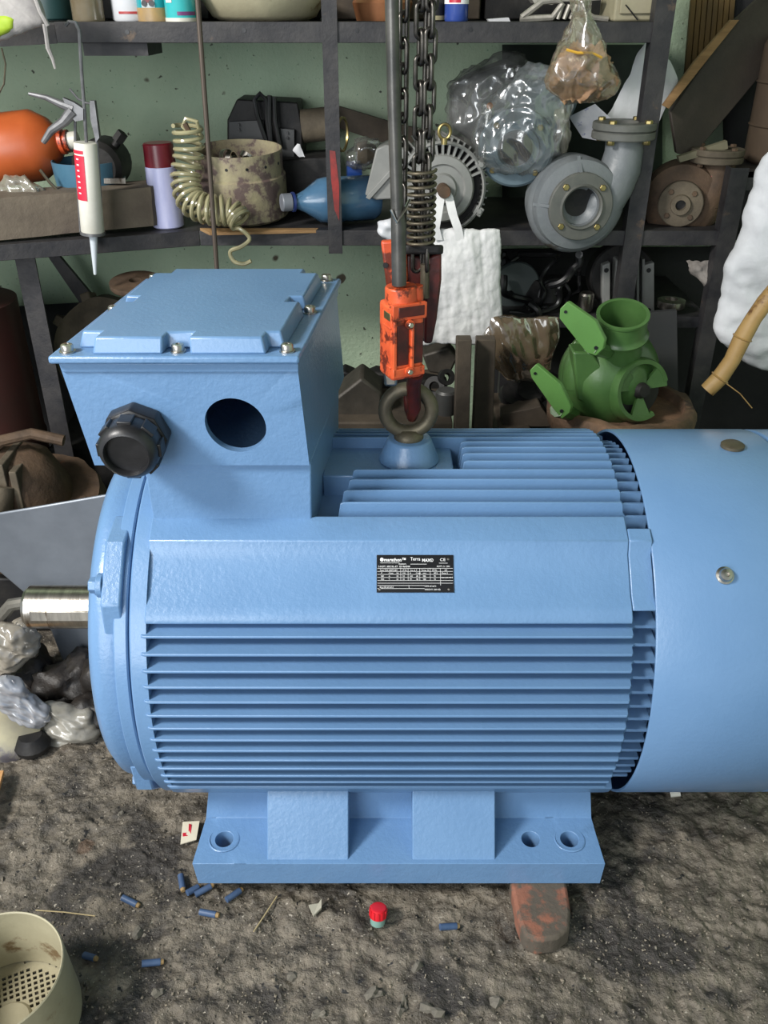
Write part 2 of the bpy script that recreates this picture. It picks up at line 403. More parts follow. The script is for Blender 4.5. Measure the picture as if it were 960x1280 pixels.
# lifting boss on its saddle
bm = NB(); lathe(bm, [(.0, .262), (.044, .262), (.041, .268), (.0345, .284), (.031, .294), (.028, .2955), (0, .2955)], Matrix.Translation((.036, 0, ZC)), 32)
box(bm, -.085, .098, -.052, .04, ZC+.20, ZC+.2615)
BOSS = part('lifting_boss', bm, BLUEN, MO, bevel=.002)
EYE = NB(); ez = ZC+.337
ringp = [(.034+math.cos(a)*.0325, 0, ez+math.sin(a)*.0325) for a in [2*PI*k/40 for k in range(40)]]
tube(EYE, ringp, .0098, 14, closed=True)
lathe(EYE, [(0, .292), (.02, .292), (.021, .296), (.0205, .302), (.013, .309), (0, .309)], Matrix.Translation((.035, 0, ZC)), 24)
part('lifting_eye', EYE, IRON, MO, label='dark steel lifting eye screwed into the top boss', smooth=50)
# drive end shield
def disc(prof, x=0): return lathe(NB(), prof, Matrix.Translation((0, 0, ZC)) @ RX, 128)
bm = disc([(0, -.405), (.06, -.405), (.06, -.412), (.085, -.412), (.088, -.402), (.20, -.398), (.243, -.388), (.254, -.378), (.2565, -.368), (.2565, -.345), (.2535, -.340), (.2535, -.333), (.233, -.333), (.233, -.318), (0, -.318)])
SH = part('end_shield', bm, BLUEN, MO, label='round drive end shield of the motor')
bm = disc([(.23, -.348), (.2655, -.348), (.268, -.346), (.268, -.3315), (.266, -.3295), (.23, -.3295)])
part('flange_rim', bm, BLUE, SH)
bm = disc([(.23, -.3245), (.2755, -.3245), (.278, -.322), (.278, -.3025), (.23, -.3025)])
part('frame_rim', bm, BLUE, MO)
for e in (45, 135, -45):
    bm = NB(); a = math.radians(e)
    prism(bm, [(-.362,)+tuple(q) for q in [(-math.cos(a+t)*r, ZC+math.sin(a+t)*r) for t, r in ((-.30, .256), (-.15, .2785), (.15, .2785), (.34, .257), (.34, .2), (-.30, .2))]], (.026, 0, 0))
    c = Vector((0, -math.cos(a), math.sin(a)))
    part('shield_lug', bm, BLUEN, SH, bevel=.003)
    bm = NB(); o = Vector((-.362, -math.cos(a-.05)*.262, ZC+math.sin(a-.05)*.262)); cyl(bm, o, o+Vector((-.008, 0, 0)), .016, seg=24); cyl(bm, o+Vector((-.008, 0, 0)), o+Vector((-.019, 0, 0)), .0115, .0105, seg=6)
    part('shield_bolt', bm, BLUEN, SH, bevel=.001)
bm = disc([(.05, -.412), (.052, -.418), (.034, -.418), (.034, -.412)]); part('shaft_seal', bm, BLACK, SH)
# shaft with its key
bm = disc([(0, -.565), (.030, -.565), (.0345, -.559), (.0345, -.40), (0, -.40)])
SF = part('shaft', bm, STEEL, MO, label='bright machined steel shaft end with keyway')
ka = math.radians(12)
bm = NB(); box(bm, -.548, -.41, -.0375, -.03, -.008, .008, Matrix.Translation((0, 0, ZC)) @ Matrix.Rotation(-ka, 4, 'X')); part('shaft_key', bm, STEEL, SF, bevel=.0006)
# fan cowl
bm = disc([(.2765, .3455), (.2795, .3455), (.2805, .347), (.2805, .552), (.279, .556), (.2745, .5575), (.2745, .35), (.2765, .3455)])
CW = part('fan_cowl', bm, BLUE, MO, label='smooth round sheet metal fan cover')
bm = disc([(.262, .553), (.262, .5615), (.2785, .5615), (.280, .5635), (.280, .66), (.26, .685), (.12, .69), (0, .69)])
part('cowl_end_cover', bm, BLUE, MO)
def on_cowl(e, x, r=.2805): a = math.radians(e); return Vector((x, -math.cos(a)*r, ZC+math.sin(a)*r)), Vector((0, -math.cos(a), math.sin(a)))
p, d = on_cowl(44.2, .435)
bm = NB(); lathe(bm, [(0, 0), (.0115, 0), (.0115, .002), (.009, .003), (.009, .006), (.0075, .0085), (.0035, .009), (.0035, .006), (0, .006)], axis(p, d), 20); part('cowl_screw', bm, STEEL, CW)
p, d = on_cowl(90, .497)
bm = NB(); lathe(bm, [(0, 0), (.0165, 0), (.0165, .004), (.013, .0065), (0, .007)], axis(p, d), 24); part('cowl_plug', bm, IRON, CW)
# feet: front rail with ribs, back rail plain
FZ = .03
def rail(sgn):
    bm = NB(); hx = [(-.243, .0), (.262, .0), (.2175, .0)] if sgn > 0 else []
    def fx(s, y):      # side taper of the plate
        return s
    y0, y1, zt0, zt1 = -.281, -.203, .0745, .081
    x0, x1 = -.279, .322; xa, xb = -.272, .3165
    cells = [(x0, -.2, -.2385), (-.2, .19, None), (.19, .246, .219), (.246, x1, .277)]
    def mp(x, y, dz):
        k = (y-y0)/(y1-y0); sx = x
        if x < x0+1e-6: sx = x0+(xa-x0)*k
        if x > x1-1e-6: sx = x1+(xb-x1)*k
        return Vector((sx, sgn*y, zt0+(zt1-zt0)*k-dz))
    for a, b, c in cells:
        if c is None:
            bm.faces.new([bm.verts.new(mp(*q, 0)) for q in ((a, y0), (b, y0), (b, y1), (a, y1))])
        else: ringhole(bm, mp, a, b, y0, y1, c, (y0+y1)/2+.002, .0135, .036)
    # front, underside, sides, web
    f = lambda pts: bm.faces.new([bm.verts.new(Vector((p[0], sgn*p[1], p[2]))) for p in pts])
    f([(x0, y0, zt0), (-.2, y0, zt0), (.19, y0, zt0), (.246, y0, zt0), (x1, y0, zt0), (x1-.002, y0+.001, FZ), (x0+.004, y0+.001, FZ)])
    f([(x0, y0, zt0), (xa, y1, zt1), (xa, y1, FZ), (x0+.004, y0+.001, FZ)]); f([(x1, y0, zt0), (xb, y1, zt1), (xb, y1, FZ), (x1-.002, y0+.001, FZ)])
    wy, wz = -.186, .145; wa, wb = -.263, .311
    f([(xa, y1, zt1), (-.2, y1, zt1), (.19, y1, zt1), (.246, y1, zt1), (xb, y1, zt1), (wb, wy, wz), (wa, wy, wz)]); f([(wa, wy, wz), (wb, wy, wz), (wb, -.15, wz), (wa, -.15, wz)])
    f([(wb, -.15, wz), (wa, -.15, wz), (xa, -.17, FZ), (xb, -.17, FZ)]); f([(xa, y1, zt1), (wa, wy, wz), (wa, -.15, wz), (xa, -.17, FZ), (xa, y1, FZ)]); f([(xb, y1, zt1), (wb, wy, wz), (wb, -.15, wz), (xb, -.17, FZ), (xb, y1, FZ)])
    weld_t(bm)
    o = part('foot_rail', bm, BLUEN, MO, bevel=.003)
    return o
FR = rail(1)
for xa, xb in ((-.171, -.052), (.0415, .1625)):
    bm = NB(); prism(bm, [(xa, -.276, .072), (xa, -.206, .19), (xa, -.15, .19), (xa, -.16, .05), (xa, -.27, .05)], (xb-xa, 0, 0)); part('foot_rib', bm, BLUEN, FR, bevel=.0015)
for c in (-.2385, .277):
    bm = NB(); lathe(bm, [(.0215, .0778), (.0225, .0776), (.0235, .0768)], Matrix.Translation((c, -.240, .0012)), 28)
    part('spot_face', bm, BLUEN, FR)
bm = NB(); box(bm, -.265, .32, .17, .281, FZ, .075); box(bm, -.263, .311, .14, .2, .07, .15); part('foot_rail', bm, BLUE, MO)
# terminal box
SHX = .03/.29
def sh(x, y): return x+SHX*(y-.98)
bm = NB()
def quadbox(b, pts_bot, pts_top): 
    A = [b.verts.new((sh(x, y), y-YC, z)) for x, y, z in pts_bot]; B = [b.verts.new((sh(x, y), y-YC, z)) for x, y, z in pts_top]
    b.faces.new(A[::-1]); b.faces.new(B)
    for i in range(4): b.faces.new((A[i], A[(i+1) % 4], B[(i+1) % 4], B[i]))
yb = 1.285
C = [(-.363, .985, .657), (-.0935, .985, .657), (-.102, .979, .797), (-.381, .979, .797)]   # front face corners
def ff(x, y, d):
    k = (y-.657)/.14; xl = C[0][0]+(C[3][0]-C[0][0])*k; xr = C[1][0]+(C[2][0]-C[1][0])*k; t = (x+.363)/.2695
    return Vector((xl+(xr-xl)*t, .985-.006*k+d-YC, y))
ringhole(bm, ff, -.363, -.0935, .657, .797, -.1765, .7125, .0365, .012, 40)
f = lambda pts: bm.faces.new([bm.verts.new((sh(x, y) if y > 1.1 else x, y-YC, z)) for x, y, z in pts])
f([C[0], C[3], (-.381, yb, .797), (-.363, yb, .657)]); f([C[1], C[2], (-.102, yb, .797), (-.0935, yb, .657)])
f([(-.363, yb, .657), (-.0935, yb, .657), (-.102, yb, .797), (-.381, yb, .797)]); f([C[0], C[1], (-.0935, yb, .657), (-.363, yb, .657)])
weld_t(bm)
TB = part('terminal_box', bm, BLUEN, MO, bevel=.002, label='boxy cable terminal box on top of the motor')
bm = NB(); quadbox(bm, [(-.304, .9945, .56), (-.097, .9945, .56), (-.097, 1.23, .53), (-.304, 1.23, .53)], [(-.3055, .9935, .66), (-.0935, .9935, .66), (-.0935, 1.23, .66), (-.3055, 1.23, .66)])
part('box_neck', bm, BLUEN, TB, bevel=.002)
bm = NB(); quadbox(bm, [(-.378, .9765, .7835), (-.1, .9765, .7835), (-.1, 1.29, .7835), (-.378, 1.29, .7835)], [(-.379, .976, .7945), (-.1, .976, .7945), (-.1, 1.29, .7945), (-.379, 1.29, .7945)]); part('box_rim', bm, BLUEN, TB, bevel=.001)
# lid: flange plate plus raised table with recesses for the screws
bm = NB()
quadbox(bm, [(-.3865, .966, .797), (-.0965, .966, .797), (-.0965, 1.301, .797), (-.3865, 1.301, .797)], [(-.3865, .966, .8065), (-.0965, .966, .8065), (-.0965, 1.301, .8065), (-.3865, 1.301, .8065)])
LD = part('lid', bm, BLUEN, TB, bevel=.003, label='flat bolted lid of the terminal box')
# raised table outline with notches (x, y), then tapered up
a, b, c, d = -.362, -.118, .9745, 1.288
n = .016; nt = .024
mx = -.2405
out = [(a+nt, c), (mx-n, c), (mx-n, c+.02), (mx+n, c+.02), (mx+n, c), (b-nt+.006, c), (b-nt+.006, c+.022), (b, c+.022),
       (b, 1.12), (b-.018, 1.12), (b-.018, 1.145), (b, 1.145), (b, d-nt), (b-nt, d-nt), (b-nt, d), (a+nt, d), (a+nt, d-nt), (a, d-nt),
       (a, 1.145), (a+.018, 1.145), (a+.018, 1.12), (a, 1.12), (a, c+.022), (a+nt, c+.022)]
bm = NB(); cx, cy = (a+b)/2, (c+d)/2
def tap(x, y, s): return (cx+(x-cx)*s, cy+(y-cy)*(1-(1-s)*.75))
A = [bm.verts.new((sh(x, y), y-YC, .806)) for x, y in out]; B = []
for x, y in out:
    q = tap(x, y, .955); B.append(bm.verts.new((sh(*q), q[1]-YC, .8255)))
bm.faces.new(A[::-1]); bm.faces.new(B)
for i in range(len(A)): j = (i+1) % len(A); bm.faces.new((A[i], A[j], B[j], B[i]))
part('lid_table', bm, BLUE, LD, bevel=.0025)
sc = NB(); lathe(sc, [(0, 0), (.0095, 0), (.0095, .0018), (.0075, .002), (.0075, .0075), (.0065, .0092), (.003, .0095), (0, .006)], None, 14)
bmesh.ops.recalc_face_normals(sc, faces=sc.faces); scm = bpy.data.meshes.new('lid_screw'); sc.to_mesh(scm); sc.free(); finish(scm, 35); scm.materials.append(STEEL)
for x, y in ((-.369, .982), (mx, .9835), (-.1135, .984), (-.113, 1.132), (-.37, 1.132), (-.368, 1.287), (-.116, 1.287)):
    part('lid_screw', scm, STEEL, LD, loc=(sh(x, y), y-YC, .8065))
# cable gland on the front of the box
g0 = Vector((-.3005, .983-YC, .7045)); gd = Vector((-.02, -1, -.08))
bm = NB(); lathe(bm, [(0, -.002), (.04, -.002), (.041, .002), (.041, .02), (.039, .023), (.030, .024), (0, .024)], axis(g0, gd), 8)
GL = part('cable_gland', bm, BLACK, TB, bevel=.002, label='black plastic cable gland on the terminal box')
bm = NB(); lathe(bm, [(.030, .022), (.0345, .024), (.036, .028), (.036, .046), (.0345, .052), (.030, .058), (.027, .0595), (.0255, .057), (.0255, .05), (0, .05)], axis(g0, gd), 40)
part('gland_nut', bm, BLACK, GL)
bm = NB()
for k in range(8):
    a = k*PI/4; m = axis(g0, gd); box(bm, .0335, .0385, -.0085, .0085, .027, .047, m @ Matrix.Rotation(a, 4, 'Z'))
part('nut_grip', bm, BLACK, GL, bevel=.001)
# name plate on the corner pad
pe = math.radians(45); pn = Vector((0, -math.cos(pe), math.sin(pe)))
NP = NB(); box(NP, -.0495, .0495, -.0245, .0245, 0, .0012)
PL = part('name_plate', NP, mat('black_plate', (14, 14, 17), rough=.32, coat=.4), MO, loc=(.04, -math.cos(pe)*.2726, ZC+math.sin(pe)*.2726), rot=(PI/4, 0, 0), label='small black rating plate with white print', bevel=.0002)
PL.rotation_euler = (PI/2-pe, 0, 0)
def pt(s, x, y, size, bold=0, sx=1, nm='plate_print'):
    text(nm, s, size, WHITE, PL, (x, y, .0013), (0, 0, 0), bold=bold, ext=.00008, sx=sx)
pt('\u25cfmarathon\u2122', -.0455, .0160, .0064, .00012, .92); pt('motors', -.021, .0117, .0032, 0, 1)
pt('Terra', -.006, .0172, .0062, .00003, .9); pt('MAX\u00ae', .0090, .0156, .0056, .00012, .9); pt('CE', .032, .0165, .0052, .0, 1.2)
pt('3-MOT. 3IEC/EL-ET  ID1460098', -.0475, .0082, .0031, 0); pt('DUTY: S1  B35', .028, .0085, .0027, 0)
pt('Type TCA 280M-6B3', -.0455, .0036, .0026, 0); pt('IP 55', -.016, .0036, .0026, 0); pt('Ins. cl. F', -.006, .0036, .0026, 0); pt('Temp. 55', .008, .0036, .0026, 0); pt('IM B3', .022, .0036, .0026, 0); pt('IE2', .038, .0036, .0026, 0)
for yy, s in ((-.0002, ('V', 'Conn.', 'Hz', 'kW', 'A', 'Cos\u03c6', 'rpm', 'Eff.%', 'Phase 3')), (-.0042, ('380', '\u0394', '50', '55', '103', '.85', '985', '92')), (-.0082, ('400', 'Y', '50', '55', '99', '.84', '988', '92'))):
    for k, w in enumerate(s): pt(w, [-.044, -.034, -.024, -.016, -.007, .001, .010, .024, .034][k], yy, .0026, 0)
pt('Max. amb. 40\u00b0C', .0335, -.006, .0023); pt('Brg. DE 6316C3', -.0455, -.0186, .0027, 0); pt('NDE 6316C3', .012, -.0172, .0027, 0); pt('WEIGHT: 560 KG', .012, -.0216, .0027, 0)
bm = NB()
for yy in (.0068, .0028, -.001, -.005, -.009, -.0125, -.0155, -.0195): box(bm, -.0485, .0485 if yy > -.013 else .012, yy-.00018, yy+.00018, .0012, .00135)
for xx, a, b in ((-.0185, -.009, .0068), (-.009, -.009, .0068), (.006, -.009, .0068), (.0195, -.009, .0068), (.0325, -.0155, .0068), (-.008, -.0195, -.0155)): box(bm, xx-.00018, xx+.00018, a, b, .0012, .00135)
box(bm, -.045, -.02, .0138, .0142, .0012, .00135); box(bm, -.006, .015, .0122, .0126, .0012, .00135); box(bm, .031, .042, .0135, .0139, .0012, .00135)
part('plate_rule', bm, WHITE, PL)
for x, y in ((.043, .019), (-.0455, -.0205), (.043, -.0205)):
    bm = NB(); lathe(bm, [(0, .001), (.0019, .001), (.0014, .002), (0, .0023)], Matrix.Translation((x, y, 0)), 12); part('plate_rivet', bm, STEEL, PL)
# ---------------------------------------------------------------- the welded shelving
YS = 1.83; ZU, ZL, ZM = 1.130, .760, .575
RK = thing('storage_rack', 'black sooty welded steel storage rack standing against the mint wall', 'rack', (0, YS, 0))
def angle_rail(bm, a, b, h=.03, t=.004, d=.03):
    a = Vector(a); b = Vector(b); n = Vector((0, 0, 1)).cross(b-a).normalized()
    prism(bm, [a, a-Vector((0, 0, h)), a-Vector((0, 0, h))+n*t, a-Vector((0, 0, t))+n*t, a+n*d-Vector((0, 0, t)), a+n*d], b-a)
bm = NB(); angle_rail(bm, (-.375, YS, ZL), (.70, YS, ZL)); angle_rail(bm, (-1.25, YS-.30, ZL), (-.375, YS, ZL)); part('shelf_rail', bm, SHELF, RK, True, bevel=.001)
bm = NB(); angle_rail(bm, (-.60, YS, ZU), (.50, YS, ZU), h=.034); part('shelf_rail', bm, SHELF, RK, True, bevel=.001)
bm = NB(); angle_rail(bm, (-1.1, YS-.12, ZU-.028), (-.6, YS, ZU-.005), h=.03, d=.05); part('shelf_rail', bm, SHELF, RK, True)
bm = NB(); angle_rail(bm, (.15, YS+.02, ZM), (.70, YS+.02, ZM), h=.024); part('shelf_rail', bm, SHELF, RK, True)
for z, x0, x1, nm in ((ZU-.002, -1.1, .52, 0), (ZL-.002, -1.25, .70, 0), (ZM-.002, .15, .70, 0)):
    bm = NB()
    if z == ZL-.002: prism(bm, [(-1.25, YS-.26, z), (-.375, YS+.004, z), (.7, YS+.004, z), (.7, YW, z), (-1.25, YW, z)], (0, 0, -.004))
    else: box(bm, x0, x1, YS+.004+(.02 if z < .6 else 0), YW, z-.004, z)
    part('shelf_plate', bm, SHELF, RK, True)
def post(x, z0, z1, y=YS, w=.028, d=.028, dx=0):
    bm = NB(); prism(bm, [(x-w/2, y-.004, z0), (x+w/2, y-.004, z0), (x+w/2, y, z0), (x-w/2+.004, y, z0), (x-w/2+.004, y+d, z0), (x-w/2, y+d, z0)], (dx, 0, z1-z0))
    return part('rack_post', bm, SHELF, RK, True)
pp = post(-.099, ZL-.045, 1.42)
post(.507, 0, 1.42, w=.036); post(.697, 0, .88, w=.036); post(-.718, 0, ZL-.03, y=YS-.05, w=.04)
post(.30, 0, ZM-.02, w=.02, y=YS+.25)
bm = NB(); prism(bm, [P(u, v, y=2.1) for u, v in ((58, 318), (72, 318), (128, 385), (104, 385))], (0, .012, 0)); part('rack_brace', bm, SHELF, RK, True)
bm = NB(); a = P(424, 262, y=YS-.0045)
prism(bm, [P(412, 188, y=YS-.0048), P(419, 189, y=YS-.0048), P(424, 232, y=YS-.0048), P(424, 276, y=YS-.0048), P(418, 262, y=YS-.0048), P(414, 225, y=YS-.0048)], (0, .0005, 0))
part('paint_mark', bm, mat('red_paint', (150, 44, 40), (110, 40, 38), rough=.5, scale=60), RK, True, label='streak of old red paint')
bm = NB(); box(bm, .70, 1.25, YS, YW, .862, .868); angle_rail(bm, (.68, YS, .868), (1.25, YS, .868)); part('shelf_plate', bm, SHELF, RK, True)
bm = NB(); box(bm, -.56, -.44, YS+.02, YS+.14, ZU-.056, ZU-.006); part('rail_bracket', bm, SHELF, RK, True)
for u, v in ((159, 40), (305, 38), (446, 38), (588, 37)):
    bm = NB(); p = P(u, v, y=YS-.001); cyl(bm, p, p+Vector((0, .0008, 0)), .004, seg=12); part('bolt_hole', bm, BLACK, RK, True)

# ---------------------------------------------------------------- round things: profiles turned about an axis given in the photo
def can(name, label, cat, u0, v0, u1, v1, y, parts, y1=None, group=None):
    """parts: (name, material, profile as (radius m, fraction along the axis), seg)"""
    a = P(u0, v0, y=y); b = P(u1, v1, y=y1 or y); d = b-a; Ln = d.length
    T = thing(name, label, cat, a, group=group)
    if len(parts) == 1 and False: pass
    prev = None
    for nm, m, prof, seg in parts:
        bm = NB(); lathe(bm, [(r, h*Ln) for r, h in prof], axis((0, 0, 0), d), seg); part(nm, bm, m, T, smooth=40)
    return T, Ln, axis((0, 0, 0), d)
LAV = mat('lavender_print', (176, 180, 220), (196, 198, 230), rough=.3, scale=60, stretch=(1, 1, .2), coat=.5)
T, Ln, AX = can('spray_can', 'white and lavender spray can with a maroon cap on the lower shelf', 'can', 211, 283, 197, 178, 1.87, [
    ('body', LAV, [(0, 0), (.029, 0), (.0315, .015), (.0315, .72), (.028, .745), (.02, .75), (0, .75)], 28),
    ('cap', mat('maroon_cap', (104, 20, 34), rough=.35, coat=.3), [(0, .73), (.0305, .73), (.0295, .985), (.027, 1), (0, 1)], 28)])
bm = NB()
for k in range(9):
    a = -2.2+.13*k
    for j in range(5):
        q = AX @ Matrix.Rotation(a, 4, 'Z'); box(bm, .0316, .0318, -.0012, .0012, Ln*(.1+.11*j), Ln*(.1+.11*j+.06+.02*((k*j) % 3)), q)
part('label_print', bm, mat('blue_small_print', (120, 128, 190), rough=.4), T)
# spray cans and tins standing on the top shelf
def tin(name, label, cat, u, v, r, h, m, y=1.93, extra=None, group=None, tr=None):
    a = P(u, v, y=y); a.z = ZU
    T = thing(name, label, cat, a, group=group)
    bm = NB(); lathe(bm, [(0, 0), (r*.94, 0), (r, .003), (r, h-.004), ((tr or r)*.96, h), (0, h)], None, 28); part('body', bm, m, T, smooth=40)
    if extra: extra(T)
    return T
TEAL = mat('teal_print', (28, 150, 160), (40, 166, 172), rough=.3, coat=.5)
TEALD = mat('dark_teal_plastic', (26, 54, 56), (34, 66, 66), rough=.45)
def lid_top(r, h, m, hh=.03):
    def g(T): bm = NB(); lathe(bm, [(0, h), (r, h), (r, h+hh), (0, h+hh)], None, 24); part('cap', bm, m, T)
    return g
def band(r, z0, z1, m, nm='label_band', a0=0, a1=2*PI):
    def g(T): bm = NB(); lathe(bm, [(r-.001, z0), (r+.0006, z0), (r+.0006, z1), (r-.001, z1)], None, 28, a0=a0, a1=a1, close=True); part(nm, bm, m, T)
    return g
def multi(*gs):
    def g(T):
        for q in gs: q(T)
    return g
tin('paint_can', 'dark teal plastic tub at the left end of the top shelf', 'tub', 66, 25, .045, .12, TEALD, y=2.0)
tin('plastic_jar', 'dusty clear brown jar between the teal tub and the white tin', 'jar', 112, 30, .029, .13, mat('amber_jar', (120, 104, 78), (150, 140, 118), rough=.2, alpha=.8, coat=.6), y=1.87, extra=lid_top(.024, .13, BLACK))
tin('paint_can', 'glossy white tin next to the picture tin on the top shelf', 'tin', 165, 28, .034, .12, mat('white_gloss', (214, 216, 220), rough=.25, coat=.5), y=1.90, extra=band(.034, .012, .016, mat('red_small_print', (170, 60, 60), rough=.4), a0=-2, a1=-1))
def picture(T):
    band(.030, .0, .022, mat('tan_print', (150, 128, 96), (170, 140, 90), rough=.4, scale=40))(T)
    bm = NB(); box(bm, -.012, .006, -.0318, -.0303, .03, .043); box(bm, -.006, .003, -.0318, -.0303, .043, .052); part('tractor_print', bm, mat('dark_red_print', (110, 28, 30), rough=.4), T)
    for x in (-.009, .004):
        bm = NB(); cyl(bm, (x, -.0303, .029), (x, -.032, .029), .005, seg=14); part('wheel_print', bm, BLACK, T)
    bm = NB(); lathe(bm, [(.0295, .022), (.0305, .022), (.0305, .06), (.0295, .06)], None, 20, a0=-2.1, a1=-1.25, close=True); part('pale_print', bm, mat('pale_print', (176, 186, 186), rough=.4), T)
tin('paint_can', 'teal tin printed with a small red machine picture', 'tin', 194, 29, .030, .12, TEAL, y=1.885, extra=picture)
tin('spray_can', 'turquoise and white can with a purple stripe on the top shelf', 'can', 227, 28, .028, .16, mat('turquoise_print', (52, 178, 184), (70, 190, 190), rough=.25, coat=.5), y=1.86, extra=multi(band(.028, .0, .006, WHITEP), band(.028, .010, .016, mat('purple_print', (110, 60, 110), rough=.4), a0=-1.6, a1=-.2), band(.028, .03, .2*.16+.02, WHITEP, a0=-2.4, a1=-1.9)))
bm = NB(); lathe(bm, [(0, 0), (.085, 0), (.1, .008), (.118, .035), (.12, .05), (.117, .05), (.112, .036), (.095, .012), (0, .01)], Matrix.Translation((P(331, 26, y=1.96).x, 1.96, ZU)), 48)
rough(bm, .002, 20, 3)
solo('enamel_bowl', bm, CREAM, 'wide cream stained bowl on the top shelf left of the rack post', 'bowl')
COPPER = mat('tarnished_copper', (150, 98, 66), (176, 122, 84), rough=.45, metal=.6, scale=14)
bm = NB(); lathe(bm, [(0, 0), (.05, 0), (.058, .03), (.05, .045), (0, .05)], Matrix.Translation((P(478, 24, y=1.95).x, 1.95, ZU)), 32)
solo('copper_pan', bm, COPPER, 'small coppery round pan lying under the brown bowl on the top shelf', 'pan')
bm = NB(); lathe(bm, [(0, .0), (.04, .0), (.075, .03), (.08, .05), (0, .05)], Matrix.Translation((P(470, 24, y=2.0).x, 2.03, ZU+.05)), 32)
solo('brown_bowl', bm, mat('brown_enamel', (72, 48, 40), (60, 42, 36), rough=.5), 'dark brown bowl stacked behind the coppery pan', 'bowl')
tin('oil_can', 'small black tin with a pale band beside the hoist chain on the top shelf', 'tin', 544, 27, .018, .11, BLACK, y=1.90, extra=band(.018, .002, .009, mat('khaki_print', (150, 142, 110), rough=.5)))
tin('drink_bottle', 'blue bottle with a red and white label on the top shelf', 'bottle', 570, 27, .022, .14, mat('blue_gloss', (52, 76, 150), rough=.25, coat=.5), y=1.88, extra=multi(band(.022, .028, .08, WHITE), band(.0222, .03, .045, mat('red_gloss', (190, 40, 60), rough=.3), a0=-2.3, a1=-1.3)))
# aluminium casting
ALU = mat('cast_aluminium', (176, 172, 162), (150, 146, 138), rough=.5, metal=.5, scale=25, bump=.001)
T = thing('cast_frame', 'pale cast aluminium frame with open webs on the top shelf', 'casting', P(705, 26, y=1.92))
def ptube(nm, pts, r, y, m, T, closed=False, seg=8): bm = NB(); tube(bm, [P(u, v, y=y) if len(p) == 2 else P(u, v, y=p[2]) for p in pts for u, v in (p[:2],)], r, seg, closed); return part(nm, bm, m, T, True)
ptube('web', [(650, 24), (690, 22), (703, 5), (696, 0), (678, 2), (652, 22)], .006, 1.90, ALU, T)
for k in range(4): ptube('rib', [(697+8*k, 24), (703+9*k, 6)], .004, 1.90, ALU, T)
bm = NB(); prism(bm, [P(u, v, y=1.93) for u, v in ((660, -8), (745, -8), (752, 0), (700, 2), (690, 6), (668, 4))], (0, .05, 0)); part('casting_body', bm, ALU, T, True)
ptube('web', [(724, 12), (742, 22), (760, 24)], .005, 1.90, ALU, T)
bm = NB(); prism(bm, [P(u, v, y=1.87) for u, v in ((610, 24), (636, 22), (638, 27), (612, 28))], (0, .03, 0)); solo('paper_scrap', bm, PAPER, 'small scrap of white paper lying on the top shelf', 'paper')
T = thing('switch_box', 'dusty cream metal box at the right end of the top shelf', 'box', P(796, 27, y=1.86))
bm = NB(); box(bm, P(768, 27, y=1.86).x, P(823, 27, y=1.86).x, 1.87, 2.0, ZU, ZU+.14); part('body', bm, CREAM, T, True, bevel=.004)
bm = NB(); box(bm, P(774, 27, y=1.86).x, P(816, 27, y=1.86).x, 1.864, 1.87, ZU+.012, ZU+.13); part('cover', bm, CREAM, T, True, bevel=.002)
bm = NB(); tube(bm, [P(782, 6, y=1.862), P(790, 16, y=1.861), P(797, 25, y=1.861)], .0012, 6); part('loose_wire', bm, BLACK, T, True)

# ---------------------------------------------------------------- left half of the lower shelf
BLOCK = mat('soiled_stone', (108, 98, 84), (88, 78, 68), rough=.85, scale=8, bump=.002, bscale=60, c3=(70, 60, 54), spot=.6)
bm = NB(); pts = [P(-60, 252, y=1.70), P(188, 234, y=1.83), P(192, 282, y=1.83), P(-60, 306, y=1.69)]
prism(bm, pts, (.02, .10, 0)); bmesh.ops.subdivide_edges(bm, edges=bm.edges, cuts=6, use_grid_fill=True); rough(bm, .003, 18, 2)
solo('stone_beam', bm, BLOCK, 'long grey brown stone block lying on the lower shelf behind the caulking gun', 'block')
T, Ln, AX = can('plastic_jug', 'orange plastic jug lying on its side behind the caulking gun', 'jug', -60, 196, 88, 176, 1.93, [
    ('body', mat('orange_plastic', (196, 100, 52), (176, 86, 44), rough=.35), [(0, 0), (.06, .0), (.068, .06), (.07, .3), (.068, .72), (.05, .84), (.03, .9), (.02, .92), (0, .93)], 32),
    ('neck', ORANGE, [(.018, .9), (.024, .92), (.024, .95), (.019, .955), (.019, .97), (.022, .975), (.022, .99), (0, .99)], 24)])
bm = NB(); lathe(bm, [(.014, Ln*.98), (.017, Ln*.98), (.017, Ln*1.06), (0, Ln*1.06)], AX, 20); part('stopper', bm, WHITEP, T)
c = P(116, 238, y=1.90)
bm = NB(); lathe(bm, [(0, .0), (.058, 0), (.066, .006), (.072, .085), (.0695, .085), (.064, .01), (0, .006)], Matrix.Translation((c.x, 1.90, .80)), 40)
T = solo('cooking_pot', bm, mat('blue_enamel_pot', (72, 112, 134), (60, 98, 122), rough=.4, scale=9), 'blue enamel pot standing on the stone block', 'pot')
T = thing('small_motor', 'small black motor with a silver strip sitting in the blue pot', 'motor', (c.x+.03, 1.93, .83))
bm = NB(); q = Matrix.Translation((c.x+.025, 1.91, .875)) @ Matrix.Rotation(.3, 4, 'Y') @ Matrix.Rotation(PI/2, 4, 'X'); lathe(bm, [(0, -.05), (.045, -.05), (.05, -.04), (.05, .04), (.04, .05), (0, .05)], q, 24); part('casing', bm, SOOT_SHADE, T, True)
bm = NB(); box(bm, c.x+.04, c.x+.085, 1.845, 1.85, .848, .858); part('silver_strip', bm, STEEL, T, True)
bm = NB(); cyl(bm, (c.x+.05, 1.9, .9), (c.x+.07, 1.9, .925), .008, seg=12); cyl(bm, (c.x+.065, 1.9, .92), (c.x+.078, 1.9, .935), .012, seg=6); part('terminal_bolt', bm, SOOT_SHADE, T, True)
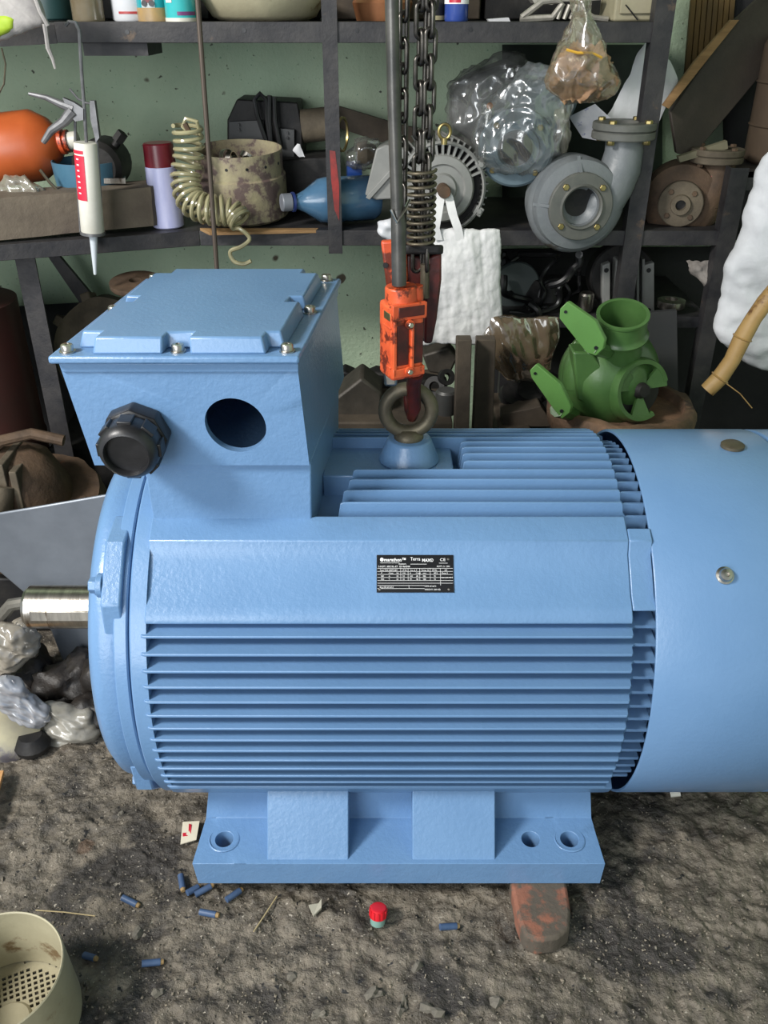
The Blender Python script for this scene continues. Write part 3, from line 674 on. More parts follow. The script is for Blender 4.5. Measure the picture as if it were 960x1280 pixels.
bm = rowbag([(220, 6, 30), (232, 0, 52), (243, -10, 62), (251, -5, 25)], 1.80, .02, nu=26, nv=20, cr=.012, wsc=45, seed=4)
solo('plastic_bag', bm, FILMD, 'crumpled clear plastic bag lying on the stone block at the left', 'bag', smooth=180)
bm = NB(); tube(bm, [P(50, 212, y=1.82), P(62, 228, y=1.82), P(74, 240, y=1.82)], .003, 6); solo('bent_nail', bm, IRON, 'thin dark bent rod leaning before the orange jug', 'rod')
# caulking gun hanging from the top shelf
GY = 1.74
GUN = thing('caulking_gun', 'grey caulking gun with a white and red cartridge hanging from the top shelf', 'tool', P(116, 292, y=GY))
GM = mat('worn_grey_metal', (98, 98, 100), (128, 128, 130), rough=.45, metal=.5, scale=40)
a = P(107, 178, y=GY); b = P(116, 290, y=GY); d = b-a
bm = NB(); lathe(bm, [(0, 0), (.0205, 0), (.0218, .002), (.0218, d.length-.002), (.0205, d.length), (0, d.length)], axis(a, d), 32); CT = part('cartridge', bm, WHITEP, GUN, True)
bm = NB(); m4 = axis(a, d)
lathe(bm, [(.0216, .014), (.0222, .014), (.0222, .098), (.0216, .098)], m4, 12, a0=0, a1=1, close=True)
REDP = mat('red_label', (196, 34, 60), (206, 48, 72), rough=.4, scale=60); o_red = bm
# find label side facing the camera's left
bm.free(); bm = NB()
cam_dir = (Vector((-.6, -1, 0))).normalized(); loc = m4.inverted().to_3x3() @ cam_dir; aa = math.atan2(loc.y, loc.x)
lathe(bm, [(.0216, .012), (.0223, .012), (.0223, .018), (.0216, .018)], m4, 16, a0=aa-.55, a1=aa+1.0, close=True); lathe(bm, [(.0216, .021), (.0223, .021), (.0223, .100), (.0216, .100)], m4, 16, a0=aa-.6, a1=aa+.62, close=True)
part('label_print', bm, REDP, CT, True)
bm = NB()
for k in range(7): lathe(bm, [(.0222, .026+k*.01), (.0226, .026+k*.01), (.0226, .0285+k*.01), (.0222, .0285+k*.01)], m4, 8, a0=aa-.1, a1=aa+.15, close=True)
part('label_text', bm, WHITE, CT, True)
bm = NB(); tube(bm, [b, P(117, 300, y=GY), P(119, 343, y=GY)], [.009, .0075, .003], 16); part('nozzle', bm, mat('milky_nozzle', (206, 214, 220), rough=.35, alpha=.9), GUN, True)
bm = NB(); lathe(bm, [(.012, d.length-.001), (.024, d.length-.001), (.024, d.length+.004), (.012, d.length+.004)], m4, 28, close=True); tube(bm, [P(128, 292, y=GY), P(122, 185, y=GY), P(115, 130, y=GY), P(105, 128, y=GY)], .0028, 8); tube(bm, [P(101, 290, y=GY+.01), P(94, 185, y=GY+.01), P(94, 150, y=GY+.01)], .0028, 8)
part('cradle', bm, GM, GUN, True)
bm = NB(); tube(bm, [P(82, 32, y=GY), P(86, 27, y=GY), P(94, 28, y=GY), P(99, 38, y=GY), P(102, 90, y=GY), P(105, 130, y=GY), P(108, 178, y=GY)], .0032, 8); part('push_rod', bm, GM, GUN, True)
bm = NB(); tube(bm, [P(36, 117, y=GY), P(58, 122, y=GY), P(76, 130, y=GY), P(92, 136, y=GY)], [.003, .005, .007, .009], 10); part('trigger', bm, GM, GUN, True)
bm = NB(); tube(bm, [P(54, 178, y=GY), P(64, 163, y=GY), P(80, 152, y=GY), P(92, 138, y=GY)], [.005, .007, .009, .012], 10); part('grip', bm, GM, GUN, True)
bm = NB(); prism(bm, [P(u, v, y=GY-.006) for u, v in ((78, 122), (92, 128), (104, 136), (104, 150), (94, 152), (86, 142))], (0, .012, 0)); prism(bm, [P(u, v, y=GY-.006) for u, v in ((112, 126), (118, 126), (124, 172), (120, 178), (113, 150))], (0, .012, 0)); part('frame', bm, GM, GUN, True)
bm = NB(); tube(bm, [P(87, 111, y=GY), P(98, 124, y=GY), P(106, 127, y=GY)], .002, 6); part('release_catch', bm, GM, GUN, True)
# hanging iron rod
bm = NB(); tube(bm, [P(236, -180, y=1.72), P(244, -40, y=1.72), P(258, 150, y=1.72), P(272, 350, y=1.72)], .0045, 10); solo('iron_rod', bm, mat('brown_rod', (92, 82, 74), rough=.5, metal=.5), 'long thin iron rod hanging before the coiled hose and the pot', 'rod')
# coiled hose
HOSE = mat('yellowed_clear_hose', (172, 166, 130), (150, 144, 112), rough=.2, coat=.8, alpha=.85)
path = [P(u, v, y=yy) for u, v, yy in ((234, 158, 1.83), (236, 190, 1.83), (232, 225, 1.82), (240, 252, 1.80), (262, 262, 1.79), (288, 264, 1.79), (300, 275, 1.78))]
pts = []; nturn = 19; N = nturn*14
def bez(path, t):
    k = t*(len(path)-1); i = min(int(k), len(path)-2); f = k-i
    p0 = path[max(0, i-1)]; p1 = path[i]; p2 = path[i+1]; p3 = path[min(len(path)-1, i+2)]
    return ((p1*2)+(p2-p0)*f+(p0*2-p1*5+p2*4-p3)*f*f+(p1*3-p0-p2*3+p3)*f**3)*.5
for i in range(N+1):
    t = i/N; c0 = bez(path, t); dd = (bez(path, min(1, t+.01))-bez(path, max(0, t-.01))).normalized(); x, y = frame(dd, Vector((0, 1, 0)))
    a = t*nturn*2*PI; r = .027 if t < .8 else .022; pts.append(c0+(x*math.cos(a)+y*math.sin(a))*r)
tl_ = [pts[-1]]+[P(u, v, y=1.77) for u, v in ((300, 286), (312, 298), (302, 308), (288, 314), (292, 326), (304, 330), (314, 326))]
pts += [bez(tl_, t/40) for t in range(1, 41)]
T = thing('coiled_hose', 'yellowed clear spiral air hose drooping off the lower shelf edge', 'hose', P(262, 285, y=1.8))
bm = NB(); tube(bm, pts, .0042, 8); part('coil', bm, HOSE, T, True)
bm = NB(); tube(bm, [P(238, 168, y=1.82), P(228, 158, y=1.82), P(232, 148, y=1.82), P(246, 152, y=1.82), P(250, 168, y=1.83)], .004, 8); part('hose_end', bm, HOSE, T, True)
bm = NB(); cyl(bm, P(231, 154, y=1.815), P(238, 168, y=1.815), .005, seg=8); part('fitting', bm, RUST, T, True)
# painted pot with metal curls
CAMO = mat('flaking_paint', (158, 150, 118), (120, 106, 96), rough=.6, scale=24, bump=.0015, c3=(98, 82, 78), spot=.5, sscale=24)
c = P(303, 272, y=1.93)
T = thing('metal_pot', 'round metal pot with flaking olive and brown paint full of metal strips', 'pot', (c.x, 1.945, ZL+.0075), rot=(.07, 0, 0))
bm = NB(); lathe(bm, [(0, .0), (.09, 0), (.097, .006), (.095, .085), (.091, .088), (.0905, .135), (.0885, .135), (.088, .088), (.09, .01), (0, .006)], None, 48); part('body', bm, CAMO, T)
bm = NB()
for k in range(8): a = -2.6+k*.45; cyl(bm, (.0905*math.cos(a), .0905*math.sin(a), .112), (.0915*math.cos(a), .0915*math.sin(a), .112), .003, seg=8)
part('rivet_hole', bm, BLACK, T)
random.seed(4)
for k in range(9):
    cx = c.x+random.uniform(-.05, .06); cy = 1.93+random.uniform(-.03, .03); z = ZL+random.uniform(.105, .125); r = random.uniform(.010, .018)
    q = Matrix.Translation((cx, cy, z)) @ Euler((random.uniform(.6, 1.6), random.uniform(-.5, .5), random.uniform(0, 3))).to_matrix().to_4x4()
    bm = NB(); lathe(bm, [(r, -.006), (r, .006), (r-.0015, .006), (r-.0015, -.006)], q, 20, a0=0, a1=5.2, close=True)
    solo('metal_strip', bm, STEEL, 'curled shiny metal strip among others inside the flaking pot', 'strip', group='curled strips in the flaking pot')
# welding transformer
T = thing('welding_transformer', 'black sooty box-shaped transformer with looped cables behind the flaking pot', 'transformer', P(328, 190, y=2.05))
def pp_(nm, pts, y, dy, m, T, bevel=0, label=None, y1=None): bm = NB(); prism(bm, [P(u, v, y=y) for u, v in pts], (0, dy, 0)); return part(nm, bm, m, T, True, bevel=bevel, label=label)
pp_('casing', ((284, 150), (296, 124), (372, 128), (378, 160), (378, 225), (284, 225)), 2.075, .11, SOOT_SHADE, T, .003)
pp_('front_plate', ((286, 152), (330, 150), (330, 200), (286, 200)), 2.064, .01, mat('charcoal_plate', (50, 52, 54), (62, 62, 62), rough=.5), T, .001)
pp_('front_plate', ((346, 160), (368, 162), (368, 205), (346, 205)), 2.06, .012, mat('charcoal_plate', (50, 52, 54), rough=.5), T, .001)
for u, v in ((298, 156), (298, 162), (359, 166), (359, 172)):
    bm = NB(); p = P(u, v, y=2.058); cyl(bm, p, p+Vector((0, -.002, 0)), .003, seg=8); part('screw', bm, BLACK, T, True)
for pts in (((334, 180), (322, 145), (318, 124), (325, 117), (332, 124), (334, 150), (339, 182)), ((339, 182), (337, 150), (337, 119)), ((350, 182), (344, 150), (343, 121))): ptube('cable', pts, .005, 2.05, BLACK, T)
bm = rowbag([(180, 372, 376), (188, 366, 380), (197, 374, 382)], 1.97, .005, nu=8, nv=8, cr=.004, wsc=60); solo('paper_scrap', bm, PAPER, 'torn scrap of pale paper beside the black transformer', 'paper', smooth=60)
# dark boxes behind the post and blue jug
bm = NB(); prism(bm, [P(u, v, y=2.02) for u, v in ((352, 200), (412, 196), (414, 262), (352, 262))], (0, .12, 0)); solo('dark_crate', bm, SOOT_SHADE, 'black crate standing behind the blue jug on the lower shelf', 'crate', bevel=.003)
bm = NB(); cyl(bm, P(378, 158, y=2.08), P(415, 154, y=2.08), .034, seg=24); solo('dark_cylinder', bm, DIRTM, 'dusty dark round cylinder lying on the black crate', 'cylinder')
JUG = mat('blue_clear_plastic', (82, 120, 150), (60, 94, 124), rough=.25, coat=.5)
a = P(355, 269, y=1.86); a.z = .809; b = P(470, 262, y=1.93); b.z = .8065
T = thing('water_jug', 'blue plastic jug with a grey cap lying behind the rack post', 'jug', a); d = b-a; ax = axis((0, 0, 0), d); Ln = d.length
bm = NB(); lathe(bm, [(0, .018), (.015, .018), (.015, .03), (.022, .045), (.042, .075), (.045, .09), (.045, Ln-.01), (.04, Ln), (0, Ln)], ax, 32); part('body', bm, JUG, T)
bm = NB(); lathe(bm, [(0, -.004), (.016, -.004), (.0175, -.002), (.0175, .016), (0, .016)], ax, 24); part('cap', bm, mat('grey_cap', (120, 124, 132), rough=.4), T)
bm = NB(); lathe(bm, [(.015, .018), (.0195, .018), (.0195, .023), (.015, .023)], ax, 24, close=True); part('neck_ring', bm, mat('navy_plastic', (40, 56, 110), rough=.4), T)
bm = NB(); tube(bm, [P(368, 262, y=1.86), P(368, 250, y=1.86), P(376, 245, y=1.865), P(392, 246, y=1.87), P(402, 250, y=1.88)], .005, 10); part('handle', bm, JUG, T, True)
bm = NB(); prism(bm, [P(250, 285, y=1.80), P(262, 291, y=1.79), P(395, 288, y=1.83), P(398, 285, y=1.85)], (0, 0, -.005)); solo('wood_lath', bm, WOOD, 'thin pale wooden lath lying along the edge of the lower shelf', 'lath')
bm = NB(); prism(bm, [P(u, v, y=2.13) for u, v in ((424, 133), (500, 156), (580, 172), (580, 196), (500, 186), (424, 160))], (0, .015, 0)); solo('dark_plank', bm, WOODD, 'dark plank leaning on the mint wall behind the grey motor', 'plank')
bm = rowbag([(172, 448, 470), (190, 432, 486), (205, 434, 480), (213, 448, 470)], 1.95, .02, nu=20, nv=20, cr=.01, wsc=60, seed=3)
T = solo('wrapped_part', bm, FILM, 'small part wrapped in shiny clear film left of the grey terminal cover', 'package', smooth=180)
bm = NB(); lathe(bm, [(0, 0), (.02, 0), (.025, .02), (.015, .04), (0, .042)], axis(P(446, 192, y=1.95), (1, .1, 0)), 16); part('wrapped_core', bm, DIRTM, T, True)
bm = NB(); lathe(bm, [(0, 0), (.02, 0), (.02, .03), (0, .03)], axis(P(434, 214, y=1.98), (1, .1, 0)), 16); solo('blue_plug', bm, mat('blue_plastic', (36, 70, 140), rough=.4), 'blue plastic cap under the film-wrapped part', 'cap')
bm = NB(); lathe(bm, [(0, 0), (.014, 0), (.014, .035), (.012, .035), (0, .03)], axis(P(436, 232, y=1.93), (1, .05, 0)), 16); solo('pale_fitting', bm, ALU, 'pale ribbed metal fitting lying beside the blue jug', 'fitting')
bm = NB(); lathe(bm, [(.03, 0), (.034, 0), (.034, .004), (.03, .004)], axis(P(427, 168, y=1.95), (1, -.3, 0)), 24, close=True); solo('metal_ring', bm, BRASS, 'thin brassy ring standing on edge behind the rack post', 'ring')
bm = rowbag([(268, 486, 496), (278, 474, 505), (292, 470, 505), (302, 478, 500)], 1.84, .018, nu=20, nv=18, cr=.01, wsc=50, seed=8); solo('plastic_bag', bm, mat('white_plastic_bag', (206, 208, 212), rough=.35), 'crumpled white plastic bag on the shelf edge left of the hoist', 'bag', smooth=70)
# ---------------------------------------------------------------- grey motor lying on the shelf with its end cover to the front
def PV(u, v, y): return P(u, v, y=y)
c = P(552, 243, y=1.82); c.z = max(c.z, ZL+.083)
T = thing('electric_motor', 'grey electric motor on the lower shelf with a white cloth bag on its shaft', 'motor', c)
ax = axis((0, 0, 0), (.05, -1, .05))
bm = NB(); lathe(bm, [(0, -.23), (.07, -.23), (.082, -.2), (.082, -.03), (0, -.03)], ax, 48); part('housing', bm, GREYM, T)
bm = NB(); lathe(bm, [(0, -.022), (.079, -.022)], ax, 40); part('vent_shade', bm, SOOT_SHADE, T)  # black disc standing in for the shade behind the vent bars
for k in range(30):
    a = -.5+k*(PI+1)/29; bm = NB(); box(bm, .08, .094, -.0016, .0016, -.2, -.012, ax @ Matrix.Rotation(a, 4, 'Z')); part('cooling_fin', bm, GREYM, T)
bm = NB(); lathe(bm, [(.080, .002), (.083, .006), (.087, .002), (.087, -.03), (.083, -.03), (.080, -.01)], ax, 64, close=False); ES = part('end_cover', bm, GREYM, T)
bm = NB(); lathe(bm, [(0, .012), (.026, .012), (.03, .004), (.043, .003), (.046, .008), (.060, .006), (.064, .0), (.064, -.02), (0, -.02)], ax, 64); part('end_plate', bm, GREYM, T)
for k in range(15):
    a = math.radians(22+k*136/14); bm = NB(); box(bm, .062, .084, -.0022, .0022, -.014, .003, ax @ Matrix.Rotation(a, 4, 'Z')); part('vent_bar', bm, GREYM, ES)
for a in (30, 160, 215, 330):
    a = math.radians(a); bm = NB(); q = ax @ Matrix.Rotation(a, 4, 'Z'); box(bm, .078, .095, -.009, .009, -.02, .004, q); part('cover_lug', bm, GREYM, ES, bevel=.002)
    bm = NB(); p = q @ Vector((.087, 0, .004)); hexhead(bm, p, ax.to_3x3() @ Vector((0, 0, 1)), .0055, .004); part('cover_bolt', bm, GREYM, ES)
bm = NB(); lathe(bm, [(0, .012), (.0125, .012), (.0125, .05), (.011, .053), (0, .053)], ax, 20); part('shaft', bm, RUST, T)
bm = NB(); tube(bm, [Vector((.0+.011*math.cos(a), -.03, .107+.013*math.sin(a))) for a in [2*PI*k/20 for k in range(20)]], .003, 8, True); cyl(bm, (0, -.03, .085), (0, -.03, .096), .006); part('lifting_eye', bm, BRASS, T)
# its terminal cover
bm = NB(); prism(bm, [P(u, v, y=1.86)-c for u, v in ((456, 244), (470, 186), (482, 181), (508, 186), (508, 248), (470, 250))], (.01, .09, 0)); TC = part('terminal_box', bm, GREYM, T, bevel=.003)
bm = NB(); prism(bm, [P(u, v, y=1.853)-c for u, v in ((457, 247), (506, 192), (510, 196), (462, 250))], (.01, .1, 0)); part('cover_seam', bm, GREYM, TC, bevel=.001)
bm = NB(); q = P(500, 235, y=1.9)-c; box(bm, q.x-.01, -.05, .0, .08, q.z-.02, q.z+.03); part('box_neck', bm, GREYM, TC)
# white cloth bag hanging on the shaft
T = thing('cloth_bag', 'white cloth bag hanging by its handles from the grey motor shaft', 'bag', P(585, 430, y=1.77))
bm = rowbag([(286, 552, 626), (292, 541, 627), (310, 540, 627), (350, 536, 624), (390, 532, 628), (415, 528, 629), (431, 526, 628)], 1.765, .016, nu=80, nv=80, p=.4); folds(bm, .0065, 26, 7, 3, .15); rough(bm, .0014, 70, 2); part('bag_body', bm, CLOTH, T, True, smooth=180)
def ribbon(pts, w, y, th=.0018, dirx=Vector((1, 0, 0))):
    bm = NB(); A = []
    for (u, v, yy) in pts:
        p = P(u, v, y=yy); A.append([bm.verts.new(p+dirx*w*s+Vector((0, th*t, 0))) for s, t in ((-.5, -1), (.5, -1), (.5, 1), (-.5, 1))])
    for a, b in zip(A, A[1:]):
        for i in range(4): bm.faces.new((a[i], a[(i+1) % 4], b[(i+1) % 4], b[i]))
    bm.faces.new(A[0][::-1]); bm.faces.new(A[-1]); return bm
part('bag_handle', ribbon([(548, 300, 1.755), (544, 285, 1.755), (547, 268, 1.76), (551, 243, 1.785), (555, 234, 1.785)], .017, 0), CLOTH, T, True)
part('bag_handle', ribbon([(575, 300, 1.755), (572, 285, 1.755), (566, 268, 1.76), (561, 246, 1.785), (555, 234, 1.785)], .017, 0), CLOTH, T, True)
# ---------------------------------------------------------------- right half of the lower shelf
def wrapped_bolt(T, c, ax, r, n, m, a0=.5, nm='flange_bolt', R0=.006):
    for k in range(n):
        a = a0+2*PI*k/n; q = ax @ Vector((r*math.cos(a), r*math.sin(a), 0)); d = ax.to_3x3() @ Vector((0, 0, 1))
        bm = NB(); hexhead(bm, q, d, R0, R0*.8); part(nm, bm, m, T)
# film wrapped gearbox at the back
T = thing('wrapped_gearbox', 'gearbox wrapped in shiny clear film behind the flanged wrapped motor', 'machine part', P(600, 172, y=2.02))
bm = NB(); prism(bm, [P(u, v, y=1.99) for u, v in ((566, 112), (590, 96), (640, 76), (668, 92), (660, 160), (600, 186), (566, 160))], (0, .12, 0)); part('gear_case', bm, mat('grey_case', (96, 100, 102), (120, 122, 122), rough=.5, scale=20), T, True, bevel=.01)
for k in range(5):
    bm = NB(); box(bm, -.03, .03, -.004, .004, 0, .012, axis(P(650, 84+12*k, y=1.985), (0, -1, 0))); part('case_rib', bm, SOOT_SHADE, T, True)
bm = rowbag([(66, 628, 656), (76, 606, 668), (92, 575, 680), (104, 560, 684), (140, 556, 680), (170, 562, 660), (196, 582, 625)], 1.98, .045, .09, nu=50, nv=50, cr=.02, wsc=34, seed=6); part('film_wrap', bm, FILM, T, True, smooth=180)
# film wrapped flanged motor
T = thing('wrapped_motor', 'blue grey flanged motor half wrapped in clear film above the lower shelf', 'motor', P(660, 190, y=1.86))
c = P(645, 186, y=1.83)-Vector(T.location); ax = axis(c, (-.12, -1, -.12))
BG = mat('blue_grey_paint', (86, 104, 114), (104, 120, 128), rough=.35, scale=10, bump=.0004)
bm = NB(); lathe(bm, [(.032, .0), (.036, .007), (.044, .007), (.046, .002), (.068, .002), (.073, -.002), (.073, -.014), (.05, -.016), (.032, -.014)], ax, 56, close=True); part('flange', bm, BG, T)
bm = NB(); lathe(bm, [(0, -.012), (.033, -.01), (.033, .0), (0, -.012)], ax, 40); part('flange_bore', bm, SOOT_SHADE, T)
wrapped_bolt(T, c, ax @ Matrix.Translation((0, 0, .002)), .059, 4, BRASS, .75)
a = P(648, 180, y=1.86)-Vector(T.location); b = P(690, 118, y=1.95)-Vector(T.location)
bm = NB(); cyl(bm, a, b, .062, .055, 40); part('housing', bm, BG, T)
bm = NB(); tube(bm, [P(612, 132, y=1.84)-Vector(T.location), P(608, 160, y=1.84)-Vector(T.location), P(604, 200, y=1.84)-Vector(T.location)], .006, 8); part('film_fold', bm, FILM, T)
bm = NB(); p = P(612, 132, y=1.835); lathe(bm, [(0, 0), (.006, 0), (.006, .004), (0, .005)], axis(p, (0, -1, 0)), 12); part('knob', bm, COPPER, T, True)
bm = rowbag([(78, 660, 692), (90, 650, 702), (110, 632, 712), (130, 604, 714), (160, 592, 712), (190, 592, 706), (208, 600, 690), (216, 620, 668)], 1.83, .045, .09, nu=64, nv=64, cr=.017, wsc=34, seed=9, tilt=-.02); part('film_wrap', bm, FILM, T, True, smooth=180)
bm = rowbag([(140, 690, 708), (165, 692, 716), (185, 690, 712), (196, 700, 706)], 1.86, .01, nu=16, nv=16, cr=.008, wsc=50, seed=2); part('torn_wrap', bm, FILMD, T, True, smooth=180)
# scroll pumps
def pump(name, label, c, sc, m, mf, mb, outlet, nb, bore_d, yaw=0, arms=True, pitch=0):
    T = thing(name, label, 'pump', c, rot=(pitch, 0, yaw))
    k = sc; pts = []; rs = []
    for i in range(34):
        a = math.radians(62+i*(300)/33); r = (.052+.006*i/33)*k; pts.append(Vector((math.cos(a)*r, .03*k, math.sin(a)*r))); rs.append((.036+.011*i/33)*k)
    ox, oz = outlet
    e = pts[-1]
    for t in (.25, .5, .75, 1): pts.append(e+(Vector((ox*k, .03*k, oz*k))-e)*t+Vector((.018*k*math.sin(t*PI), 0, 0))); rs.append((.047-.013*t)*k)
    bm = NB(); tube(bm, pts, rs, 22); part('scroll_casing', bm, m, T, smooth=60)
    bm = NB(); ax = axis((0, 0, 0), (0, -1, 0)); lathe(bm, [(.036*k, -.02*k), (.036*k, .02*k), (.05*k, .018*k), (.085*k, .006*k), (.09*k, -.01*k), (.088*k, -.075*k), (.03*k, -.08*k), (.03*k, -.02*k)], ax, 48); part('pump_cover', bm, m, T)
    bm = NB(); lathe(bm, [(.0375*k, .018*k), (.0375*k, .028*k), (.041*k, .031*k), (.044*k, .026*k), (.063*k, .024*k), (.0645*k, .022*k), (.0645*k, .012*k), (.062*k, .010*k), (.0375*k, .012*k)] if bore_d > .03 else [(.012*k, .03*k), (.012*k, .05*k), (.022*k, .05*k), (.024*k, .04*k), (.05*k, .038*k), (.052*k, .036*k), (.052*k, .012*k), (.012*k, .012*k)], ax, 48, close=True); FL = part('suction_flange', bm, mf, T)
    bm = NB(); lathe(bm, [(.039*k, .02*k), (.036*k, -.0*k), (0, -.006*k)], ax, 32) if bore_d > .03 else lathe(bm, [(.014*k, .03*k), (0, .03*k)], ax, 16); part('bore', bm, SOOT_SHADE, FL)
    wrapped_bolt(FL, 0, ax @ Matrix.Translation((0, 0, (.024 if bore_d > .03 else .038)*k)), .0525*k if bore_d > .03 else .038*k, nb, mb, .75, R0=.0065*k)
    if arms:
        for a in (95, 178):
            a = math.radians(a); bm = NB(); q = ax @ Matrix.Rotation(a, 4, 'Z'); prism(bm, [q @ Vector(p) for p in ((.06*k, -.003*k, .0), (.092*k, -.003*k, .0), (.06*k, -.003*k, .022*k))], q.to_3x3() @ Vector((0, .006*k, 0))); part('casing_web', bm, m, T)
    up = Matrix.Translation((ox*k, .03*k, oz*k))
    bm = NB(); lathe(bm, [(.02*k, -.01*k), (.060*k, -.01*k), (.0615*k, -.008*k), (.0615*k, .002*k), (.06*k, .004*k), (.056*k, .004*k), (.056*k, .0065*k), (.06*k, .0065*k), (.0615*k, .008*k), (.0615*k, .018*k), (.06*k, .02*k), (.03*k, .02*k), (.03*k, -.01*k)], up, 40); OF = part('outlet_flange', bm, mf, T)
    for j in range(4):
        a = j*PI/2+.75; bm = NB(); hexhead(bm, up @ Vector((.05*k*math.cos(a), .05*k*math.sin(a), .02*k)), (0, 0, 1), .0075*k, .006*k); hexhead(bm, up @ Vector((.05*k*math.cos(a), .05*k*math.sin(a), -.01*k)), (0, 0, -1), .0075*k, .008*k); part('flange_bolt', bm, mb, OF)
    return T
c = P(722, 256, y=1.79)
pump('water_pump', 'large grey centrifugal pump with bolted flanges on the shelf edge', c, .98, GREYP, mat('dark_grey_flange', (84, 86, 82), (100, 100, 94), rough=.5, scale=30), BRASS, (.088, .128), 4, .04, yaw=.12)
c = P(850, 252, y=1.90)
BP_ = pump('water_pump', 'small brown rusty pump with a splash of red paint right of the rack post', c, .86, RUST, DIRTM, RUST, (.068, .098), 4, .02, yaw=-.25, arms=False)
bm = NB(); bmesh.ops.create_icosphere(bm, subdivisions=3, radius=1, matrix=Matrix.Translation(P(893, 224, y=1.892)) @ Matrix.Rotation(.2, 4, 'Y') @ Matrix.Diagonal((.015, .012, .026, 1))); rough(bm, .003, 60, 3)
part('paint_splash', bm, mat('wet_red', (180, 40, 36), rough=.4), BP_, True, label='splash of red paint on the neck')
# papers behind the grey pump
bm = rowbag([(52, 808, 822), (75, 796, 838), (100, 784, 846), (125, 770, 836), (148, 756, 826), (158, 752, 820)], 1.98, .006, nu=26, nv=26, wr=.004, wsc=14, seed=4); folds(bm, .006, 16, 5, 2, .5); solo('paper_sheet', bm, SACK, 'white crumpled sheet standing behind the rack post above the grey pump', 'paper', smooth=40)
bm = NB(); prism(bm, [P(u, v, y=y) for u, v, y in ((711, 146, 1.92), (744, 130, 1.93), (768, 152, 1.90), (748, 176, 1.88), (728, 172, 1.88))], (0, .002, 0)); solo('folded_leaflet', bm, mat('leaflet', (176, 178, 190), (206, 206, 210), rough=.7, scale=12, c3=(86, 96, 150), spot=.56, sscale=40), 'folded leaflet with blue scribbles behind the grey pump', 'leaflet')
# hanging bag of scraps
T = thing('scrap_bag', 'clear knotted plastic bag full of tan scraps hanging in front of the rack', 'bag', P(725, 130, y=1.5))
bm = rowbag([(-30, 716, 734), (0, 712, 736), (18, 717, 735), (26, 714, 738), (50, 702, 752), (80, 686, 768), (102, 680, 777), (118, 688, 770), (130, 708, 742)], 1.5, .055, nu=48, nv=60, cr=.009, wsc=40, seed=12); part('film', bm, film('bag_film', (214, 196, 164), .12, .5, 30), T, True, smooth=180)
SCR = mat('tan_scraps', (166, 132, 98), (120, 90, 66), rough=.6, scale=30, bump=.002, c3=(196, 176, 140), spot=.6, sscale=30)
bm = rowbag([(54, 708, 746), (80, 692, 762), (104, 686, 770), (118, 694, 762), (126, 710, 740)], 1.5, .042, nu=44, nv=40, cr=.022, wsc=70, seed=14); part('scraps', bm, SCR, T, True, smooth=70, kind='stuff')
bm = NB(); tube(bm, [P(708, 62, y=1.452), P(722, 66, y=1.448), P(740, 66, y=1.448), P(752, 72, y=1.455)], .002, 6); part('rubber_band', bm, mat('yellow_band', (206, 160, 60), rough=.4), T, True)
bm = NB(); lathe(bm, [(.009, -.004), (.014, 0), (.009, .004)], Matrix.Translation(P(725, 18, y=1.5)), 16, close=True); part('knot', bm, FILMD, T, True)
q_ = P(725, -28, y=1.5); bm = NB(); tube(bm, [q_, Vector((q_.x, 1.5, 2.6))], .0015, 6); part('string', bm, MATS['yellow_band'], T, True)
# dark board, lath and strips leaning at the right
bm = NB(); prism(bm, [P(u, v, y=y) for u, v, y in ((846, 192, 1.92), (838, 140, 1.95), (914, 30, 2.05), (1010, -60, 2.1), (1010, 24, 2.1), (866, 196, 1.93))], (0, .018, 0)); BD = mat('dark_stained_board', (60, 52, 44), (48, 43, 38), rough=.7, scale=9, bump=.001)
solo('dark_board', bm, BD, 'wide dark wooden board leaning diagonally at the right', 'board', bevel=.002)
bm = NB(); prism(bm, [P(u, v, y=y) for u, v, y in ((829, 132, 1.93), (836, 136, 1.92), (880, 80, 1.98), (924, 25, 2.03), (914, 25, 2.04), (868, 78, 1.99))], (0, .012, 0)); solo('wood_lath', bm, WOOD, 'thin brown lath along the upper edge of the dark board', 'lath')
T = thing('lath_bundle', 'bundle of upright yellow brown slats behind the dark board', 'slats', P(876, 96, y=2.15))
YB = mat('yellow_brown_slat', (112, 88, 44), (76, 62, 36), rough=.7, scale=20, stretch=(1, 1, .2))
for k in range(8):
    u = 856+k*7; bm = NB(); prism(bm, [P(u, 96+3*(k % 3), y=2.16), P(u+6, 96, y=2.16), P(u+16, -20, y=2.16), P(u+10, -20, y=2.16)], (0, .012, 0)); part('slat', bm, YB, T, True, bevel=.001)
bm = NB(); prism(bm, [P(u, v, y=1.89) for u, v in ((848, 196), (909, 176), (910, 186), (875, 196), (850, 203))], (0, .015, .0)); solo('wood_offcut', bm, mat('pale_offcut', (118, 112, 90), (96, 92, 74), rough=.7, scale=12), 'pale grey wood offcut below the dark board', 'offcut')
c = P(990, 206, y=1.98)
bm = NB(); lathe(bm, [(0, 0), (.094, 0), (.1, .006), (.1, .07), (.103, .073), (.1, .076), (.1, .15), (.103, .153), (.1, .156), (.1, .22), (.09, .24), (0, .24)], Matrix.Translation((c.x, 1.98, .868)), 48); solo('steel_drum', bm, mat('brown_drum', (92, 78, 64), (72, 62, 54), rough=.55, metal=.3, scale=7), 'brown steel drum at the right edge above the white sack', 'drum')
